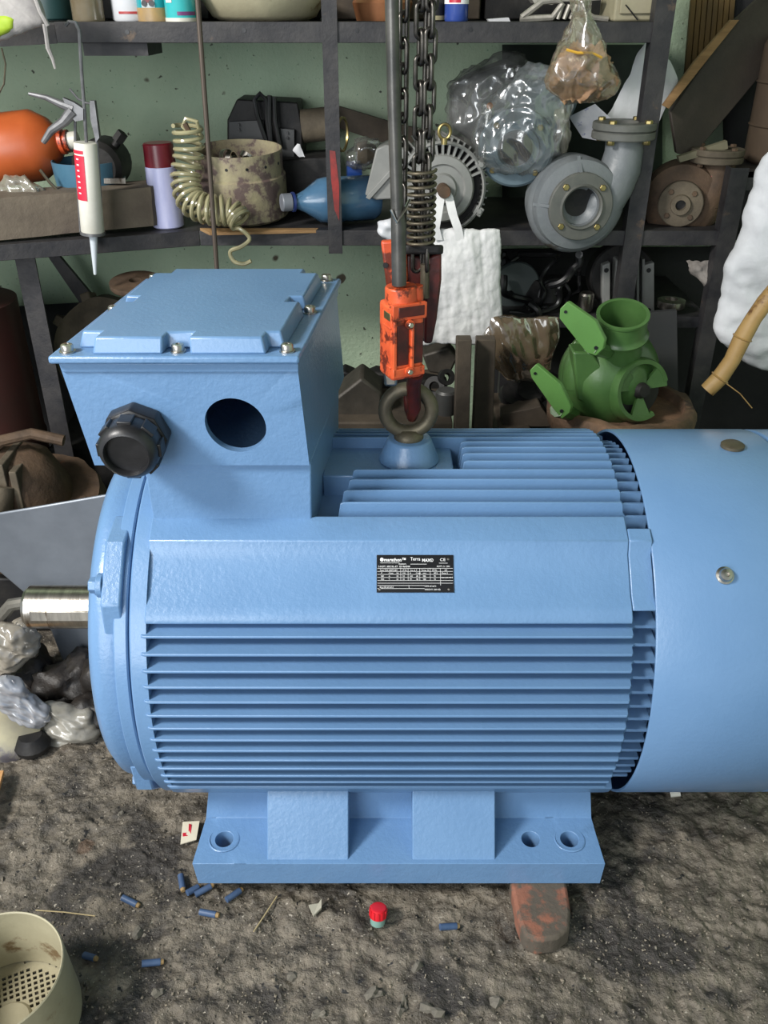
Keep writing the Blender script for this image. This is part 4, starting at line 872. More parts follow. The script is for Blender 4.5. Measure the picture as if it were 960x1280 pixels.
# white sack, bamboo
bm = rowbag([(192, 962, 1010), (215, 952, 1020), (240, 944, 1030), (290, 926, 1040), (340, 908, 1040), (380, 900, 1040), (410, 897, 1040), (430, 899, 1040), (440, 925, 1040), (462, 960, 1040)], 1.66, .05, nu=70, nv=80, wr=.018, wsc=8, seed=4, p=.5); folds(bm, .012, 11, 4, 5, .8); crumple(bm, .004, 14, 3)
solo('white_sack', bm, SACK, 'large white woven sack hanging at the right edge of the photo', 'sack', smooth=180)
T = thing('bamboo_stick', 'broken bamboo stick poking out below the white sack', 'stick', P(885, 492, y=1.52))
BAM = mat('bamboo', (186, 152, 96), (160, 126, 76), rough=.5, scale=12, c3=(104, 70, 40), spot=.58, sscale=14)
bm = NB(); pts = [P(u, v, y=1.52) for u, v in ((884, 488), (900, 472), (915, 450), (928, 422), (942, 398), (956, 378), (980, 350))]; tube(bm, pts, [.0145, .0155, .0145, .016, .0145, .015, .0155], 12); part('stalk', bm, BAM, T, True)
for i in (1, 3):
    d = (pts[i+1]-pts[i-1]).normalized(); bm = NB(); lathe(bm, [(.014, -.003), (.0185, 0), (.014, .003)], axis(pts[i], d), 14, close=True); part('node', bm, BAM, T, True)
ptube('root_hair', [(906, 478, 1.51), (925, 492, 1.5), (940, 510, 1.5)], .001, 1.5, BAM, T)
# middle shelf
CB = mat('black_cable', (20, 20, 22), rough=.4)
T = thing('cable_heap', 'heap of tangled black oily cables on the middle shelf', 'cables', P(680, 396, y=1.92))
random.seed(11)
for k in range(16):
    pts = []; x, z = random.uniform(640, 712), random.uniform(335, 392); y = random.uniform(1.87, 2.0); a = random.uniform(0, 6)
    for j in range(9):
        pts.append(P(max(630, min(724, x)), max(318, min(398, z)), y=y)); a += random.uniform(-.9, .9); x += 13*math.cos(a); z += 11*math.sin(a); y = max(1.86, min(2.05, y+random.uniform(-.015, .015)))
    bm = NB(); q = [bez(pts, t/30) for t in range(31)]; tube(bm, q, random.choice((.004, .006, .008)), 8); part('cable', bm, CB, T, True)
bm = NB(); lathe(bm, [(0, 0), (.03, 0), (.045, .01), (.05, .05), (.03, .09), (0, .1)], Matrix.Translation(P(680, 398, y=1.95)), 20); rough(bm, .02, 22, 3); part('cable_clump', bm, SOOT_SHADE, T, True)
bm = NB(); lathe(bm, [(0, 0), (.05, 0), (.053, -.004), (.053, -.016), (0, -.016)], axis(P(646, 358, y=1.94), (.1, -1, .1)), 40); solo('grey_disc', bm, mat('dull_grey_disc', (70, 78, 78), rough=.55), 'dull grey disc on edge between cloth bag and cable heap', 'disc')
bm = NB(); lathe(bm, [(0, 0), (.014, .0), (.016, .003), (.016, .036), (.013, .04), (0, .04)], axis(P(731, 388, y=1.88), (0, -.05, 1)), 28); solo('steel_cup', bm, STEEL, 'small bright steel cup beside the cable heap on the middle shelf', 'cup')
T = thing('finned_motor', 'small grey finned motor housing standing on the middle shelf behind the green pump', 'motor', P(780, 392, y=1.93))
pp_('housing', ((770, 325), (800, 325), (800, 398), (764, 398)), 1.90, .12, GREYM, T, .004)
for k in range(5): pp_('cooling_fin', ((775+k*7, 324), (778+k*7, 324), (778+k*7, 392), (775+k*7, 392)), 1.886, .02, GREYM, T)
for a, b in ((753, 763), (804, 818)):
    pp_('mounting_foot', ((a, 332), (b, 328), (b, 398), (a, 398)), 1.885, .02, GREYM, T, .002)
    for v in (338, 388):
        bm = NB(); p = P((a+b)/2, v, y=1.884); cyl(bm, p, p+Vector((0, .002, 0)), .005, seg=12); part('foot_hole', bm, BLACK, T, True)
bm = NB(); lathe(bm, [(0, 0), (.066, 0), (.07, -.004), (.07, -.05), (0, -.05)], axis(P(778, 345, y=1.925), (0, -1, .15)), 40); part('fan_cover', bm, SOOT_SHADE, T, True)
bm = rowbag([(326, 858, 890), (340, 864, 890), (352, 876, 890), (364, 884, 890)], 1.86, .012, nu=18, nv=18, wr=.006, wsc=50, seed=1); solo('rag', bm, mat('grey_rag', (150, 144, 138), (110, 104, 98), rough=.9, scale=30), 'crumpled pale rag beside the right rack post', 'rag', smooth=60)
bm = NB(); lathe(bm, [(.014, 0), (.028, 0), (.03, .004), (.03, .016), (.014, .018)], Matrix.Translation(P(838, 384, y=1.88)), 28, close=True); solo('bearing', bm, STEEL, 'steel ball bearing ring lying on the middle shelf', 'bearing')
pq = [(690, 402), (740, 398), (848, 392), (850, 470), (700, 470)]
bm = NB(); prism(bm, [P(u, v, y=1.80) for u, v in ((800, 392), (846, 388), (848, 520), (790, 520))], (0, .012, 0)); solo('steel_sheet', bm, mat('charcoal_sheet', (52, 54, 56), (60, 60, 60), rough=.6), 'dark steel sheet standing behind the green pump', 'sheet')
bm = rowbag([(396, 612, 700), (420, 604, 700), (440, 606, 692), (460, 618, 688), (478, 634, 668)], 1.76, .02, nu=50, nv=50, cr=.008, wsc=22, seed=3); folds(bm, .01, 22, 8, 4, .4); solo('brown_plastic_sheet', bm, film('brown_film', (104, 90, 72), .88, .45, 20), 'crumpled brown plastic sheet drooping from the middle shelf', 'sheet', smooth=180)
# wooden stakes, and scrap seen over the motor
for (a, b, c2, d, y, lb) in ((571, 590, 572, 592, 1.62, 'grey wooden stake standing directly under the cloth bag'), (596, 620, 594, 624, 1.66, 'broader dark wooden stake right of the grey stake')):
    bm = NB(); v0 = 425; top = [P(a, v0, y=y), P(b, v0, y=y)]; x0, x1 = P(c2, 530, y=y).x, P(d, 530, y=y).x
    prism(bm, [(x0, y, 0), (x1, y, 0), (top[1].x, y, top[1].z), (top[0].x, y, top[0].z)], (0, .03, 0)); solo('wooden_stake', bm, WOODD, lb, 'stake', bevel=.002)
def crate(y, u0, u1, vt, name, label, m, d=.15, tiltz=0):
    z = P(480, vt, y=y).z; x0, x1 = P(u0, vt, y=y).x, P(u1, vt, y=y).x
    bm = NB(); box(bm, x0, x1, y, y+d, 0, z); return solo(name, bm, m, label, 'crate', bevel=.004), z
o, zt = crate(1.62, 396, 566, 528, 'scrap_crate', 'dark crate hidden behind the motor that carries the scrap castings', WOODD, .3)
CAST = mat('oily_casting', (62, 58, 52), (84, 78, 70), rough=.55, metal=.3, scale=18, bump=.0012, bscale=50)
bm = NB(); prism(bm, [P(u, v, y=1.66) for u, v in ((408, 506), (452, 472), (478, 492), (476, 530), (410, 530))], (0, .09, 0)); solo('scrap_casting', bm, CAST, 'oily cast block with a sloping face left of the lifting eye', 'casting', bevel=.006)
bm = NB(); prism(bm, [P(u, v, y=1.76) for u, v in ((412, 482), (430, 464), (444, 470), (440, 486), (424, 500), (412, 500))], (0, .05, 0)); solo('scrap_casting', bm, SOOT_SHADE, 'small black angular casting behind the sloping cast block', 'casting', bevel=.004)
bm = NB(); prism(bm, [P(u, v, y=1.80) for u, v in ((528, 444), (560, 434), (572, 448), (562, 470), (536, 466))], (0, .06, 0)); solo('scrap_casting', bm, CAST, 'tilted grey angular casting under the cloth bag', 'casting', bevel=.005)
bm = NB(); prism(bm, [P(u, v, y=1.8) for u, v in ((455, 472), (470, 466), (500, 470), (560, 480), (560, 530), (455, 530))], (0, .05, 0)); rough(bm, .004, 30, 2); solo('scrap_casting', bm, SOOT_SHADE, 'black oily casting behind the lifting eye', 'casting', bevel=.006)
bm = NB(); lathe(bm, [(0, 0), (.022, 0), (.022, .045), (.018, .05), (0, .05)], Matrix.Translation((P(557, 520, y=1.67).x, 1.67, zt)), 24); solo('steel_bush', bm, mat('dull_bush', (96, 96, 94), rough=.45, metal=.6), 'dull steel bush standing between the casting and the stakes', 'bush')
for k, (u, v, r) in enumerate(((545, 484, .022), (538, 500, .02), (556, 472, .017))):
    q = axis(P(u, v, y=1.73), (.4*k-.4, -1, .5)); bm = NB(); lathe(bm, [(r*.5, 0), (r, 0), (r, .014), (r*.5, .014)], q, 24, close=True); solo('oily_ring', bm, SOOT_SHADE, ['black oily ring below the tilted casting', 'lowest black oily ring beside the steel bush', 'small black ring touching the tilted casting'][k], 'ring')
bm = NB(); prism(bm, [P(u, v, y=1.70) for u, v in ((628, 518), (676, 508), (688, 524), (688, 534), (628, 534))], (0, .06, 0)); solo('wood_offcut', bm, WOODD, 'flat dark wood offcut left of the brick-brown tub', 'offcut', bevel=.002)
for k, (u, v) in enumerate(((640, 492), (662, 486), (688, 480))):
    bm = NB(); lathe(bm, [(0, 0), (.03, 0), (.034, .012), (.03, .024), (0, .026)], axis(P(u, v+8, y=1.78), (.2-.2*k, -.6, 1)), 20); rough(bm, .006, 40, k); solo('oily_lump', bm, SOOT_SHADE, ['black oily lump next to the dark wooden stake', 'black oily lump under the brown plastic sheet', 'black oily lump behind the green bracket'][k], 'scrap')
o, z2 = crate(1.68, 624, 664, 536, 'scrap_crate', 'dark low crate hidden under the wood offcut', WOODD, .2)
# green pump on its tub
TY = 1.62; c = P(774, 520, y=TY)
zt = P(774, 500, y=TY).z
T = thing('round_tub', 'rusty brown round tub carrying the green pump', 'tub', (c.x, TY, 0))
bm = NB(); lathe(bm, [(0, 0), (.128, 0), (.13, .02), (.134, zt-.05), (.142, zt-.04), (.146, zt-.015), (.138, zt), (.122, zt), (.118, zt-.02), (0, zt-.03)], None, 56); rough(bm, .006, 22, 5); part('shell', bm, mat('brown_clay', (128, 98, 74), (88, 72, 58), rough=.8, scale=18, bump=.003, c3=(60, 50, 42), spot=.58), T, smooth=60)
g0 = P(775, 472, y=1.60)
GP = thing('green_pump', 'bright green pump casing with an upturned pipe neck resting on the brown tub', 'pump', g0)
ga = axis((0, 0, 0), Vector((.42, -1, .25)))
bm = NB(); lathe(bm, [(0, .05), (.022, .05), (.03, .045), (.062, .032), (.088, .008), (.098, -.03), (.094, -.065), (.078, -.095), (.04, -.115), (0, -.12)], ga, 56); part('scroll_casing', bm, GREEN, GP)
bm = NB(); pts = []; rs = []
for i in range(26):
    a = math.radians(-60+i*250/25); q = ga @ Vector((math.cos(a)*.062, math.sin(a)*.062, -.035)); pts.append(q); rs.append(.048-.010*i/25)
tube(bm, pts, rs, 20); part('scroll_rim', bm, GREEN, GP, smooth=60)
n0 = P(772, 440, y=1.60)-g0; n1 = P(779, 392, y=1.572)-g0; dn = n1-n0
bm = NB(); axn = axis(n0, dn); Ln = dn.length; lathe(bm, [(.05, -.04), (.045, 0), (.042, Ln*.35), (.0425, Ln*.42), (.051, Ln*.46), (.052, Ln*.5), (.0485, Ln*.54), (.046, Ln*.62), (.046, Ln*.92), (.048, Ln*.95), (.048, Ln), (.0415, Ln), (.0405, Ln*.2), (0, 0)], axn, 48); part('pipe_neck', bm, GREEN, GP)
# raised suction ring with three openings
sa = ga @ Matrix.Translation((.012, -.02, .042))
bm = NB(); lathe(bm, [(.046, -.01), (.05, .012), (.058, .013), (.062, .0), (.062, -.02)], sa, 40, a0=.2, a1=5.2); part('bearing_ring', bm, GREEN, GP)
bm = NB(); lathe(bm, [(0, .018), (.012, .018), (.016, .006), (.016, -.01)], sa, 24); lathe(bm, [(.0, .0), (.05, .0)], sa @ Matrix.Translation((0, 0, -.004)), 32); part('hub_disc', bm, SOOT_SHADE, GP)
for a in (25, 150, 265):
    a = math.radians(a); bm = NB(); lathe(bm, [(.006, .004), (.056, .012), (.056, .006), (.006, -.002)], sa, 10, a0=a-.42, a1=a+.42, close=True); part('ring_arm', bm, GREEN, GP)
bm = NB(); p = P(812, 404, y=1.52)-g0
GL2 = mat('light_green_enamel', (102, 148, 78), (92, 136, 70), rough=.35)
for pts, yy, lb in ((((700, 386), (709, 377), (744, 401), (756, 424), (754, 436), (745, 445), (733, 441), (699, 398)), 1.50, 'x'), (((662, 463), (670, 455), (700, 480), (714, 508), (712, 516), (702, 524), (692, 512), (664, 472)), 1.49, 'y')):
    bm = NB(); prism(bm, [P(u, v, y=yy) for u, v in pts], (.006, .008, 0)); BR = part('bracket', bm, GL2, GP, True, bevel=.0015)
    u, v = pts[0]; bm = NB(); p = P(u+7, v+4, y=yy-.0015); cyl(bm, p, p+Vector((0, .0012, 0)), .0028, seg=10); part('bracket_hole', bm, BLACK, BR, True)
    u, v = pts[5]; bm = NB(); p = P(u, v-10, y=yy-.0015); cyl(bm, p, p+Vector((0, .0012, 0)), .0035, seg=10); part('bracket_hole', bm, BLACK, BR, True)
    bm = NB(); tube(bm, [P(pts[5][0]-6, pts[5][1]-12, y=yy+.008), P(pts[5][0]+14, pts[5][1]-6, y=1.56)], .014, 8); part('bracket_stay', bm, GREEN, GP, True)
bm = NB(); prism(bm, [P(u, v, y=1.56) for u, v in ((716, 440), (722, 500), (770, 522), (790, 520), (740, 440))], (0, .05, 0)); part('seam_flange', bm, GREEN, GP, True, bevel=.004)

# ---------------------------------------------------------------- chain hoist hooked into the lifting eye
HY = YC
CH = mat('oiled_chain', (96, 92, 86), (64, 62, 60), rough=.32, metal=.9, scale=60)
def link_mesh(L_, W_, r):
    bm = NB(); pts = []
    for k in range(10): a = -PI/2+PI*k/9; pts.append((W_*math.cos(a), 0, 0)); 
    pts = [(W_*math.cos(a), 0, L_+W_*math.sin(a)) for a in [PI*k/7 for k in range(8)]]+[(-W_*math.cos(a), 0, -L_-W_*math.sin(a)) for a in [PI*k/7 for k in range(8)]]
    tube(bm, pts, r, 8, True); bmesh.ops.recalc_face_normals(bm, faces=bm.faces); me = bpy.data.meshes.new('chain_link'); bm.to_mesh(me); bm.free(); finish(me, 50); me.materials.append(CH); return me
LM = link_mesh(.0118, .0058, .0029)
def chain(name, label, u0, v0, y, ztop, pitch=.0265, a0=0, group=None):
    p = P(u0, v0, y=y); T = thing(name, label, 'chain', p, group=group); n = int((ztop-p.z)/pitch)
    for k in range(n): part('chain_link', LM, CH, T, loc=(0, 0, k*pitch), rot=(0, 0, a0+(PI/2 if k % 2 else 0)+.3))
    return T
chain('load_chain', 'oily steel load chain, left strand of the pair above the coil spring', 521, 322, HY+.005, 1.75)
chain('load_chain', 'oily steel load chain, right strand of the pair above the coil spring', 532, 322, HY, 1.75, a0=PI/2)
chain('hand_chain', 'thin oily chain hanging just right of the grey lifting pipe', 502, 275, HY+.02, 1.75, a0=.5)
bm = NB(); c = P(526, 308, y=HY); h = P(526, 212, y=HY).z-c.z
tube(bm, [c+Vector((.0165*math.cos(a), .0165*math.sin(a), h*a/(2*PI*11))) for a in [2*PI*11*k/220 for k in range(221)]], .0021, 7); solo('coil_spring', bm, IRON, 'dark coil spring sleeved over the two load chains', 'spring', smooth=60)
def oriented(u, v, y, yaw, tilt=0): return P(u, v, y=y)
# rear hook block
T = thing('hook_block', 'orange and black chain hoist hook block behind the grey pipe', 'hoist', P(522, 430, y=HY+.02), rot=(0, 0, 0))
pp_('side_plate', ((476, 302), (508, 300), (510, 352), (484, 366)), HY+.0, .012, ORANGE, T, .003, 'bright orange side plate')
bm = NB(); p = P(482, 332, y=HY-.002); cyl(bm, p, p+Vector((0, .003, 0)), .0035, seg=12); part('plate_slot', bm, BLACK, T, True)
pp_('cheek_plate', ((508, 318), (528, 322), (529, 350), (524, 372), (508, 372)), HY+.004, .02, MAROON, T, .003)
pp_('cheek_plate', ((536, 322), (552, 316), (552, 350), (546, 400), (540, 430), (530, 430), (532, 350)), HY+.0, .022, MAROON, T, .003)
pp_('block_core', ((512, 318), (548, 318), (546, 380), (540, 428), (528, 428), (520, 370)), HY+.022, .02, BLACK, T, .003)
bm = NB(); prism(bm, [P(u, 318, y=HY+dy) for u, dy in ((504, -.004), (508, -.008), (550, -.008), (554, -.002), (554, .04), (504, .04))], (0, 0, .012)); part('cap_plate', bm, SOOT_SHADE, T, True, bevel=.004)
bm = NB(); tube(bm, [P(531, 330, y=HY+.0), P(531, 372, y=HY)], .006, 10); part('chain_pin', bm, IRON, T, True)
# front lifting pipe with its orange casing and hook
T = thing('hook_casing', 'orange cast hook casing on a grey pipe, hooked in the lifting eye', 'hoist', P(512, 500, y=HY))
PIPE = mat('grey_pipe', (72, 72, 70), (96, 94, 90), rough=.35, metal=.6, scale=30)
HF = HY-.05
bm = NB(); tube(bm, [Vector((P(489, -40, y=HF).x-.002, HF, 2.55)), P(489, -40, y=HF), P(492, 120, y=HF), P(497, 275, y=HF)], .0075, 16); part('thin_pipe', bm, PIPE, T, True)
bm = NB(); tube(bm, [P(496.5, 262, y=HF), P(498, 280, y=HF), P(499, 356, y=HF)], [.0075, .0092, .0092], 18); part('pipe', bm, PIPE, T, True)
bm = NB(); tube(bm, [P(489, 262, y=HF-.008), P(496, 278, y=HF-.012), P(506, 262, y=HF-.004), P(512, 250, y=HF+.01)], .0018, 6); part('pipe_clip', bm, STEEL, T, True)
def rb(nm, u0, u1, v0, v1, y, d, m, bev, yaw=-.35, y_in=0, lab=None, off=(0, 0)):
    a = P((u0+u1)/2, v0, y=y); b = P((u0+u1)/2, v1, y=y); w = (u1-u0)*px((v0+v1)/2, y)/2
    q = Matrix.Translation((a.x, y, 0)) @ Matrix.Rotation(yaw, 4, 'Z'); bm = NB(); box(bm, -w, w, -d+y_in, d+y_in, b.z, a.z, q); return part(nm, bm, m, T, True, bevel=bev, label=lab)
bm = NB(); cyl(bm, P(502, 383, y=HF+.006), P(501, 357, y=HF+.006), .021, .020, 20); part('casing_neck', bm, ORANGE, T, True, bevel=.002)
bm = NB(); cyl(bm, P(520, 383, y=HF+.01), P(519, 357, y=HF+.01), .010, .010, 14); part('casing_neck', bm, ORANGE, T, True)
yaw = .42
CS = rb('casing', 480, 524, 376, 468, HF+.008, .021, ORANGE, .005, yaw)
q = Matrix.Translation((P(502, 420, y=HF+.008).x, HF+.008, 0)) @ Matrix.Rotation(yaw, 4, 'Z'); zz = lambda v: P(502, v, y=HF).z
W2 = 22*px(420, HF)
def onbox(nm, x0, x1, v0, v1, m, parent=CS, side=0, proud=.003, bev=.001, d=.021):
    bm = NB()
    if side == 0: box(bm, x0*W2, x1*W2, -d-proud, -d+.004, zz(v1), zz(v0), q)
    else: box(bm, -W2-proud, -W2+.004, x0*d, x1*d, zz(v1), zz(v0), q)
    return part(nm, bm, m, parent, True, bevel=bev)
onbox('casing_lip', -1.04, 1.06, 376, 396, ORANGE); onbox('face_rib', -.98, -.78, 396, 464, ORANGE); onbox('face_rib', .08, .26, 398, 462, ORANGE, proud=.005); onbox('face_rib', -1, 1, 455, 466, ORANGE)
onbox('recess_panel', -.72, .02, 402, 452, MAROON, proud=.0006); onbox('recess_panel', .32, .92, 402, 452, MAROON, proud=.0006); onbox('recess_panel', -.7, .9, 379, 392, MAROON, proud=.0036)
onbox('label_plate', -.75, .2, 388, 398, BRASS, side=1, proud=.001); onbox('side_slot', -.7, .1, 408, 452, SOOT_SHADE, side=1, proud=.0006); onbox('slot_rim', -.85, .3, 404, 407, ORANGE, side=1, proud=.002); onbox('slot_rim', -.85, .3, 453, 456, ORANGE, side=1, proud=.002)
for v in (401, 459):
    p = q @ Vector((-.02*W2, -.024, zz(v))); d = q.to_3x3() @ Vector((0, -1, 0)); bm = NB(); cyl(bm, p-d*.002, p+d*.003, .0058, seg=16); part('bolt_boss', bm, ORANGE, CS, True); bm = NB(); hexhead(bm, p+d*.003, d, .0036, .003); part('casing_bolt', bm, STEEL, CS, True)
bm = NB(); tube(bm, [P(520, 466, y=HF+.01), P(517, 480, y=HF+.03), P(518, 510, y=HY-.016), P(515, 521, y=HY), P(511, 512, y=HY+.016), P(506, 488, y=HY+.022)], [.0105, .010, .009, .0075, .0065, .003], 12); part('hook', bm, MAROON, T, True, label='dark oily lifting hook', smooth=60)
bm = NB(); box(bm, P(480, 470, y=HF).x, P(497, 470, y=HF).x, HF+.0, HF+.016, zz(484), zz(462)); part('hook_latch', bm, STEEL, T, True, bevel=.004)

# ---------------------------------------------------------------- lower left: castings, sheet metal, wrapped parts
cst = P(125, 440, y=1.96)
T = thing('bell_housing', 'big dusty brown bell-shaped casting standing behind the terminal box', 'casting', cst)
q = axis((0, 0, 0), (-.15, -1, .35))
bm = NB(); lathe(bm, [(0, .02), (.035, .02), (.045, .0), (.09, -.005), (.125, -.02), (.132, -.05), (.12, -.09), (.10, -.12), (0, -.12)], q, 48); rough(bm, .004, 20, 2); part('body', bm, DIRTM, T)
for a in (60, 110, 150):
    a = math.radians(a); bm = NB(); box(bm, .115, .142, -.012, .012, -.06, -.02, q @ Matrix.Rotation(a, 4, 'Z')); part('ear', bm, DIRTM, T, bevel=.003)
bm = NB(); lathe(bm, [(.045, .004), (.06, .01), (.065, .003), (.045, 0)], q, 40, close=True); part('hub_rim', bm, RUST, T)
bm = NB(); lathe(bm, [(.012, 0), (.05, 0), (.052, .003), (.052, .012), (.012, .014)], axis(P(170, 358, y=1.80), (0, -.15, 1)), 36, close=True); solo('rusty_flange', bm, RUST, 'flat rusty flange lying on top of the bell-shaped casting', 'flange')
o, _ = crate(1.82, 60, 190, 560, 'shade_crate', 'dark crate added to fill the deep shade below the bell-shaped casting', SOOT_SHADE, .3)  # added crate, black to fill the shade under the casting
T = thing('engine_block', 'rust brown engine casting with a round rim at the left edge', 'engine', P(30, 640, y=1.55))
c = P(38, 632, y=1.55)
bm = NB(); lathe(bm, [(0, .0), (.15, .0), (.155, .012), (.15, .035), (.10, .045), (.085, .12), (.05, .16), (0, .165)], axis((0, .03, -.02), (-.05, -.25, 1)), 48); rough(bm, .008, 20, 8); part('crankcase', bm, RUST, T, smooth=50)
bm = NB(); lathe(bm, [(.12, -.016), (.155, -.016), (.158, -.004), (.155, .004), (.12, .004)], axis((0, .03, -.02), (-.05, -.25, 1)), 56, close=True); part('rim', bm, RUST, T)
for k in range(5):
    bm = NB(); box(bm, -.01-.012*k*0-.055+.022*k, .004-.055+.022*k, -.075, .04, .03, .13+.015*(k % 2)); part('cooling_fin', bm, DIRTM, T, bevel=.002)
bm = NB(); tube(bm, [(-.05, .0, .13), (0, -.02, .17), (.05, 0, .175), (.11, .0, .16)], .011, 10); part('intake_pipe', bm, RUST, T)
bm = NB(); cyl(bm, (-.03, -.12, -.03), (.0, -.07, .1), .03, .028, 20); part('cylinder_barrel', bm, DIRTM, T)
for k in range(6):
    a = -2.4+.42*k; bm = NB(); p = Vector((.135*math.cos(a), .03+.135*math.sin(a), .012+.02)); hexhead(bm, p, (0, 0, 1), .008, .008); part('rim_bolt', bm, RUST, T)
zc = (T.location.z-.13); bm = NB(); box(bm, c.x-.17, c.x+.13, 1.50, 1.72, 0, zc); solo('shade_crate', bm, SOOT_SHADE, 'dark crate added to fill the deep shade below the rust brown engine casting', 'crate', bevel=.004)  # added crate, black to fill the shade under the engine
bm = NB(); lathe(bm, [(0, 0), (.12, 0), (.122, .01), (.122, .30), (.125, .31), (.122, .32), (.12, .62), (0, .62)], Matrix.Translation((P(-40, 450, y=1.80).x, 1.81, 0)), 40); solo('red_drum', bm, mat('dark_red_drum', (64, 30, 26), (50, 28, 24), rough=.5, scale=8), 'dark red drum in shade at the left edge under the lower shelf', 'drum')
# grey bent sheet behind the shaft
GS = mat('dull_galvanised', (128, 134, 142), (108, 114, 122), rough=.4, metal=.35, scale=6, bump=.0006, bscale=30, c3=(90, 86, 78), spot=.66, sscale=14)
bm = NB(); prism(bm, [P(u, v, y=1.37) for u, v in ((-40, 648), (50, 633), (215, 604), (215, 832), (80, 832), (64, 790), (38, 748), (0, 716), (-40, 700))], (0, .006, 0)); solo('sheet_metal_guard', bm, GS, 'grey bent sheet metal guard standing behind the motor shaft', 'sheet', bevel=.003)
T = thing('curved_bracket', 'curved grey iron bracket at the left edge behind the shaft end', 'bracket', P(10, 800, y=1.22))
bm = NB(); tube(bm, [P(u, v, y=1.30) for u, v in ((-22, 830), (-8, 795), (2, 770), (14, 756), (38, 752))], [.010, .011, .012, .012, .011], 10); part('arc', bm, mat('grey_iron', (118, 116, 108), (96, 92, 84), rough=.5, metal=.4, scale=30), T, True)
bm = NB(); lathe(bm, [(0, 0), (.05, 0), (.085, .02), (.095, .04), (.09, .055), (.05, .06), (0, .05)], axis(P(85, 880, y=1.36), (.3, -.8, .5)), 32); solo('shade_wheel', bm, SOOT_SHADE, 'black wheel added for the shade under the shaft end', 'wheel')  # black wheel added where the floor lies in shade
bm = rowbag([(776, -10, 26), (786, -20, 38), (800, -24, 48), (812, -24, 50), (822, -20, 34), (840, -20, 12)], 1.28, .03, nu=44, nv=44, p=.4, cr=.018, wsc=34, seed=21); folds(bm, .010, 30, 25, 3, .8); solo('wrapped_part', bm, film('greasy_film', (160, 152, 138), .75, .5, 26), 'film-wrapped lump under the motor shaft at the left edge', 'package', smooth=180)
bm = rowbag([(846, -14, 8), (856, -18, 22), (870, -10, 38), (885, 6, 58), (898, 18, 64), (908, 36, 56)], 1.18, .022, nu=44, nv=44, p=.4, cr=.008, wsc=36, seed=22); folds(bm, .012, 40, 24, 7, 1.0); solo('wrapped_bar', bm, film('silver_film', (170, 172, 178), .7, .6, 22), 'silvery film-wrapped bar slanting over the dull metal disc', 'package', smooth=180)
bm = rowbag([(880, 56, 72), (892, 52, 112), (905, 50, 124), (918, 52, 122), (932, 60, 104), (942, 74, 96)], 1.20, .03, nu=50, nv=46, p=.4, cr=.006, wsc=22, seed=25); folds(bm, .014, 22, 34, 4, 1.2); solo('plastic_bag', bm, mat('grey_plastic_bag', (150, 146, 136), (112, 108, 98), rough=.3, scale=14, coat=.5, bump=.0008), 'folded dirty grey plastic bag lying on the floor left of the motor', 'bag', smooth=180)
bm = NB(); lathe(bm, [(0, 0), (.07, 0), (.074, .004), (.072, .012), (.03, .02), (0, .02)], axis(P(2, 905, y=1.18), (.1, -.7, .6)), 40); solo('metal_disc', bm, mat('yellowed_steel', (128, 122, 96), (98, 94, 84), rough=.35, metal=.6, scale=9, c3=(70, 66, 70), spot=.55, sscale=12), 'yellowed metal disc leaning at the left edge beneath the wrapped bar', 'disc')
bm = NB(); lathe(bm, [(0, 0), (.03, 0), (.032, .01), (.02, .03), (0, .03)], Matrix.Translation(P(42, 934, z=.0)), 20); solo('black_plug', bm, SOOT_SHADE, 'small black round cap between the metal disc and the grey plastic bag', 'cap')

for k, (u, v, r, lb) in enumerate(((150, 858, .065, 'black lump added for the shade against the motor end shield'), (96, 850, .06, 'black lump added for the shade below the corner of the grey sheet guard'), (40, 846, .05, 'black lump added for the shade behind the slanting wrapped bar'), (186, 872, .055, 'small black lump added for the deep shade beside the end shield'), (128, 886, .04, 'flat black lump added for the shade just behind the grey plastic bag'))):  # black lumps added to darken the shaded floor
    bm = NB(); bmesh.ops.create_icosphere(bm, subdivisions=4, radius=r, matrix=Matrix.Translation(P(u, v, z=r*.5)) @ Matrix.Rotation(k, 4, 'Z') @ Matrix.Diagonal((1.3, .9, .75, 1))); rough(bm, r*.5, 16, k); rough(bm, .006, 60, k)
    solo('shade_lump', bm, mat('lump_shade_black', (26, 24, 23), (44, 38, 33), rough=.5, scale=22, bump=.002), lb, 'scrap', smooth=50)
# ---------------------------------------------------------------- things on the floor
def on_floor(u, v, dz=0): p = P(u, v, z=0); p.z = floor_h(p.x, p.y)+dz; return p
c = P(674, 1150, z=0)
T_ = P(676, 1120, z=.02)
bm = NB(); o = [(637, 1098), (708, 1098), (714, 1140), (712, 1160), (697, 1172), (672, 1175), (656, 1168), (647, 1145)]
prism(bm, [P(u, v, z=.0295)-Vector((0, 0, .0005)) for u, v in o], (0, 0, -.036)); bmesh.ops.subdivide_edges(bm, edges=bm.edges, cuts=2, use_grid_fill=True)
for v in bm.verts:
    if v.co.z > .02: v.co.z -= max(0, (.80-v.co.y))*.12*0
solo('brick', bm, mat('old_brick', (146, 96, 76), (118, 78, 62), rough=.85, scale=22, bump=.002, c3=(88, 80, 70), spot=.44, sscale=13), 'worn red brick with rounded end wedged under the front foot', 'brick', bevel=.005)
STUBC = mat('blue_wrapper', (70, 92, 126), (58, 80, 112), rough=.5, scale=60)
labs = ['blue stub standing nearly upright beside the foot corner', 'blue stub lying against the foot corner, left of its twin', 'blue stub lying against the foot, right of its twin', 'blue stub alone under the foot edge near the left bolt hole', 'blue stub with tan end below the foot corner cluster', 'blue stub with grey ash end left of the paper chip', 'short dark blue stub near the cream round cover', 'long dark blue stub pointing right of the cream cover', 'blue stub between the red cap and the brick']
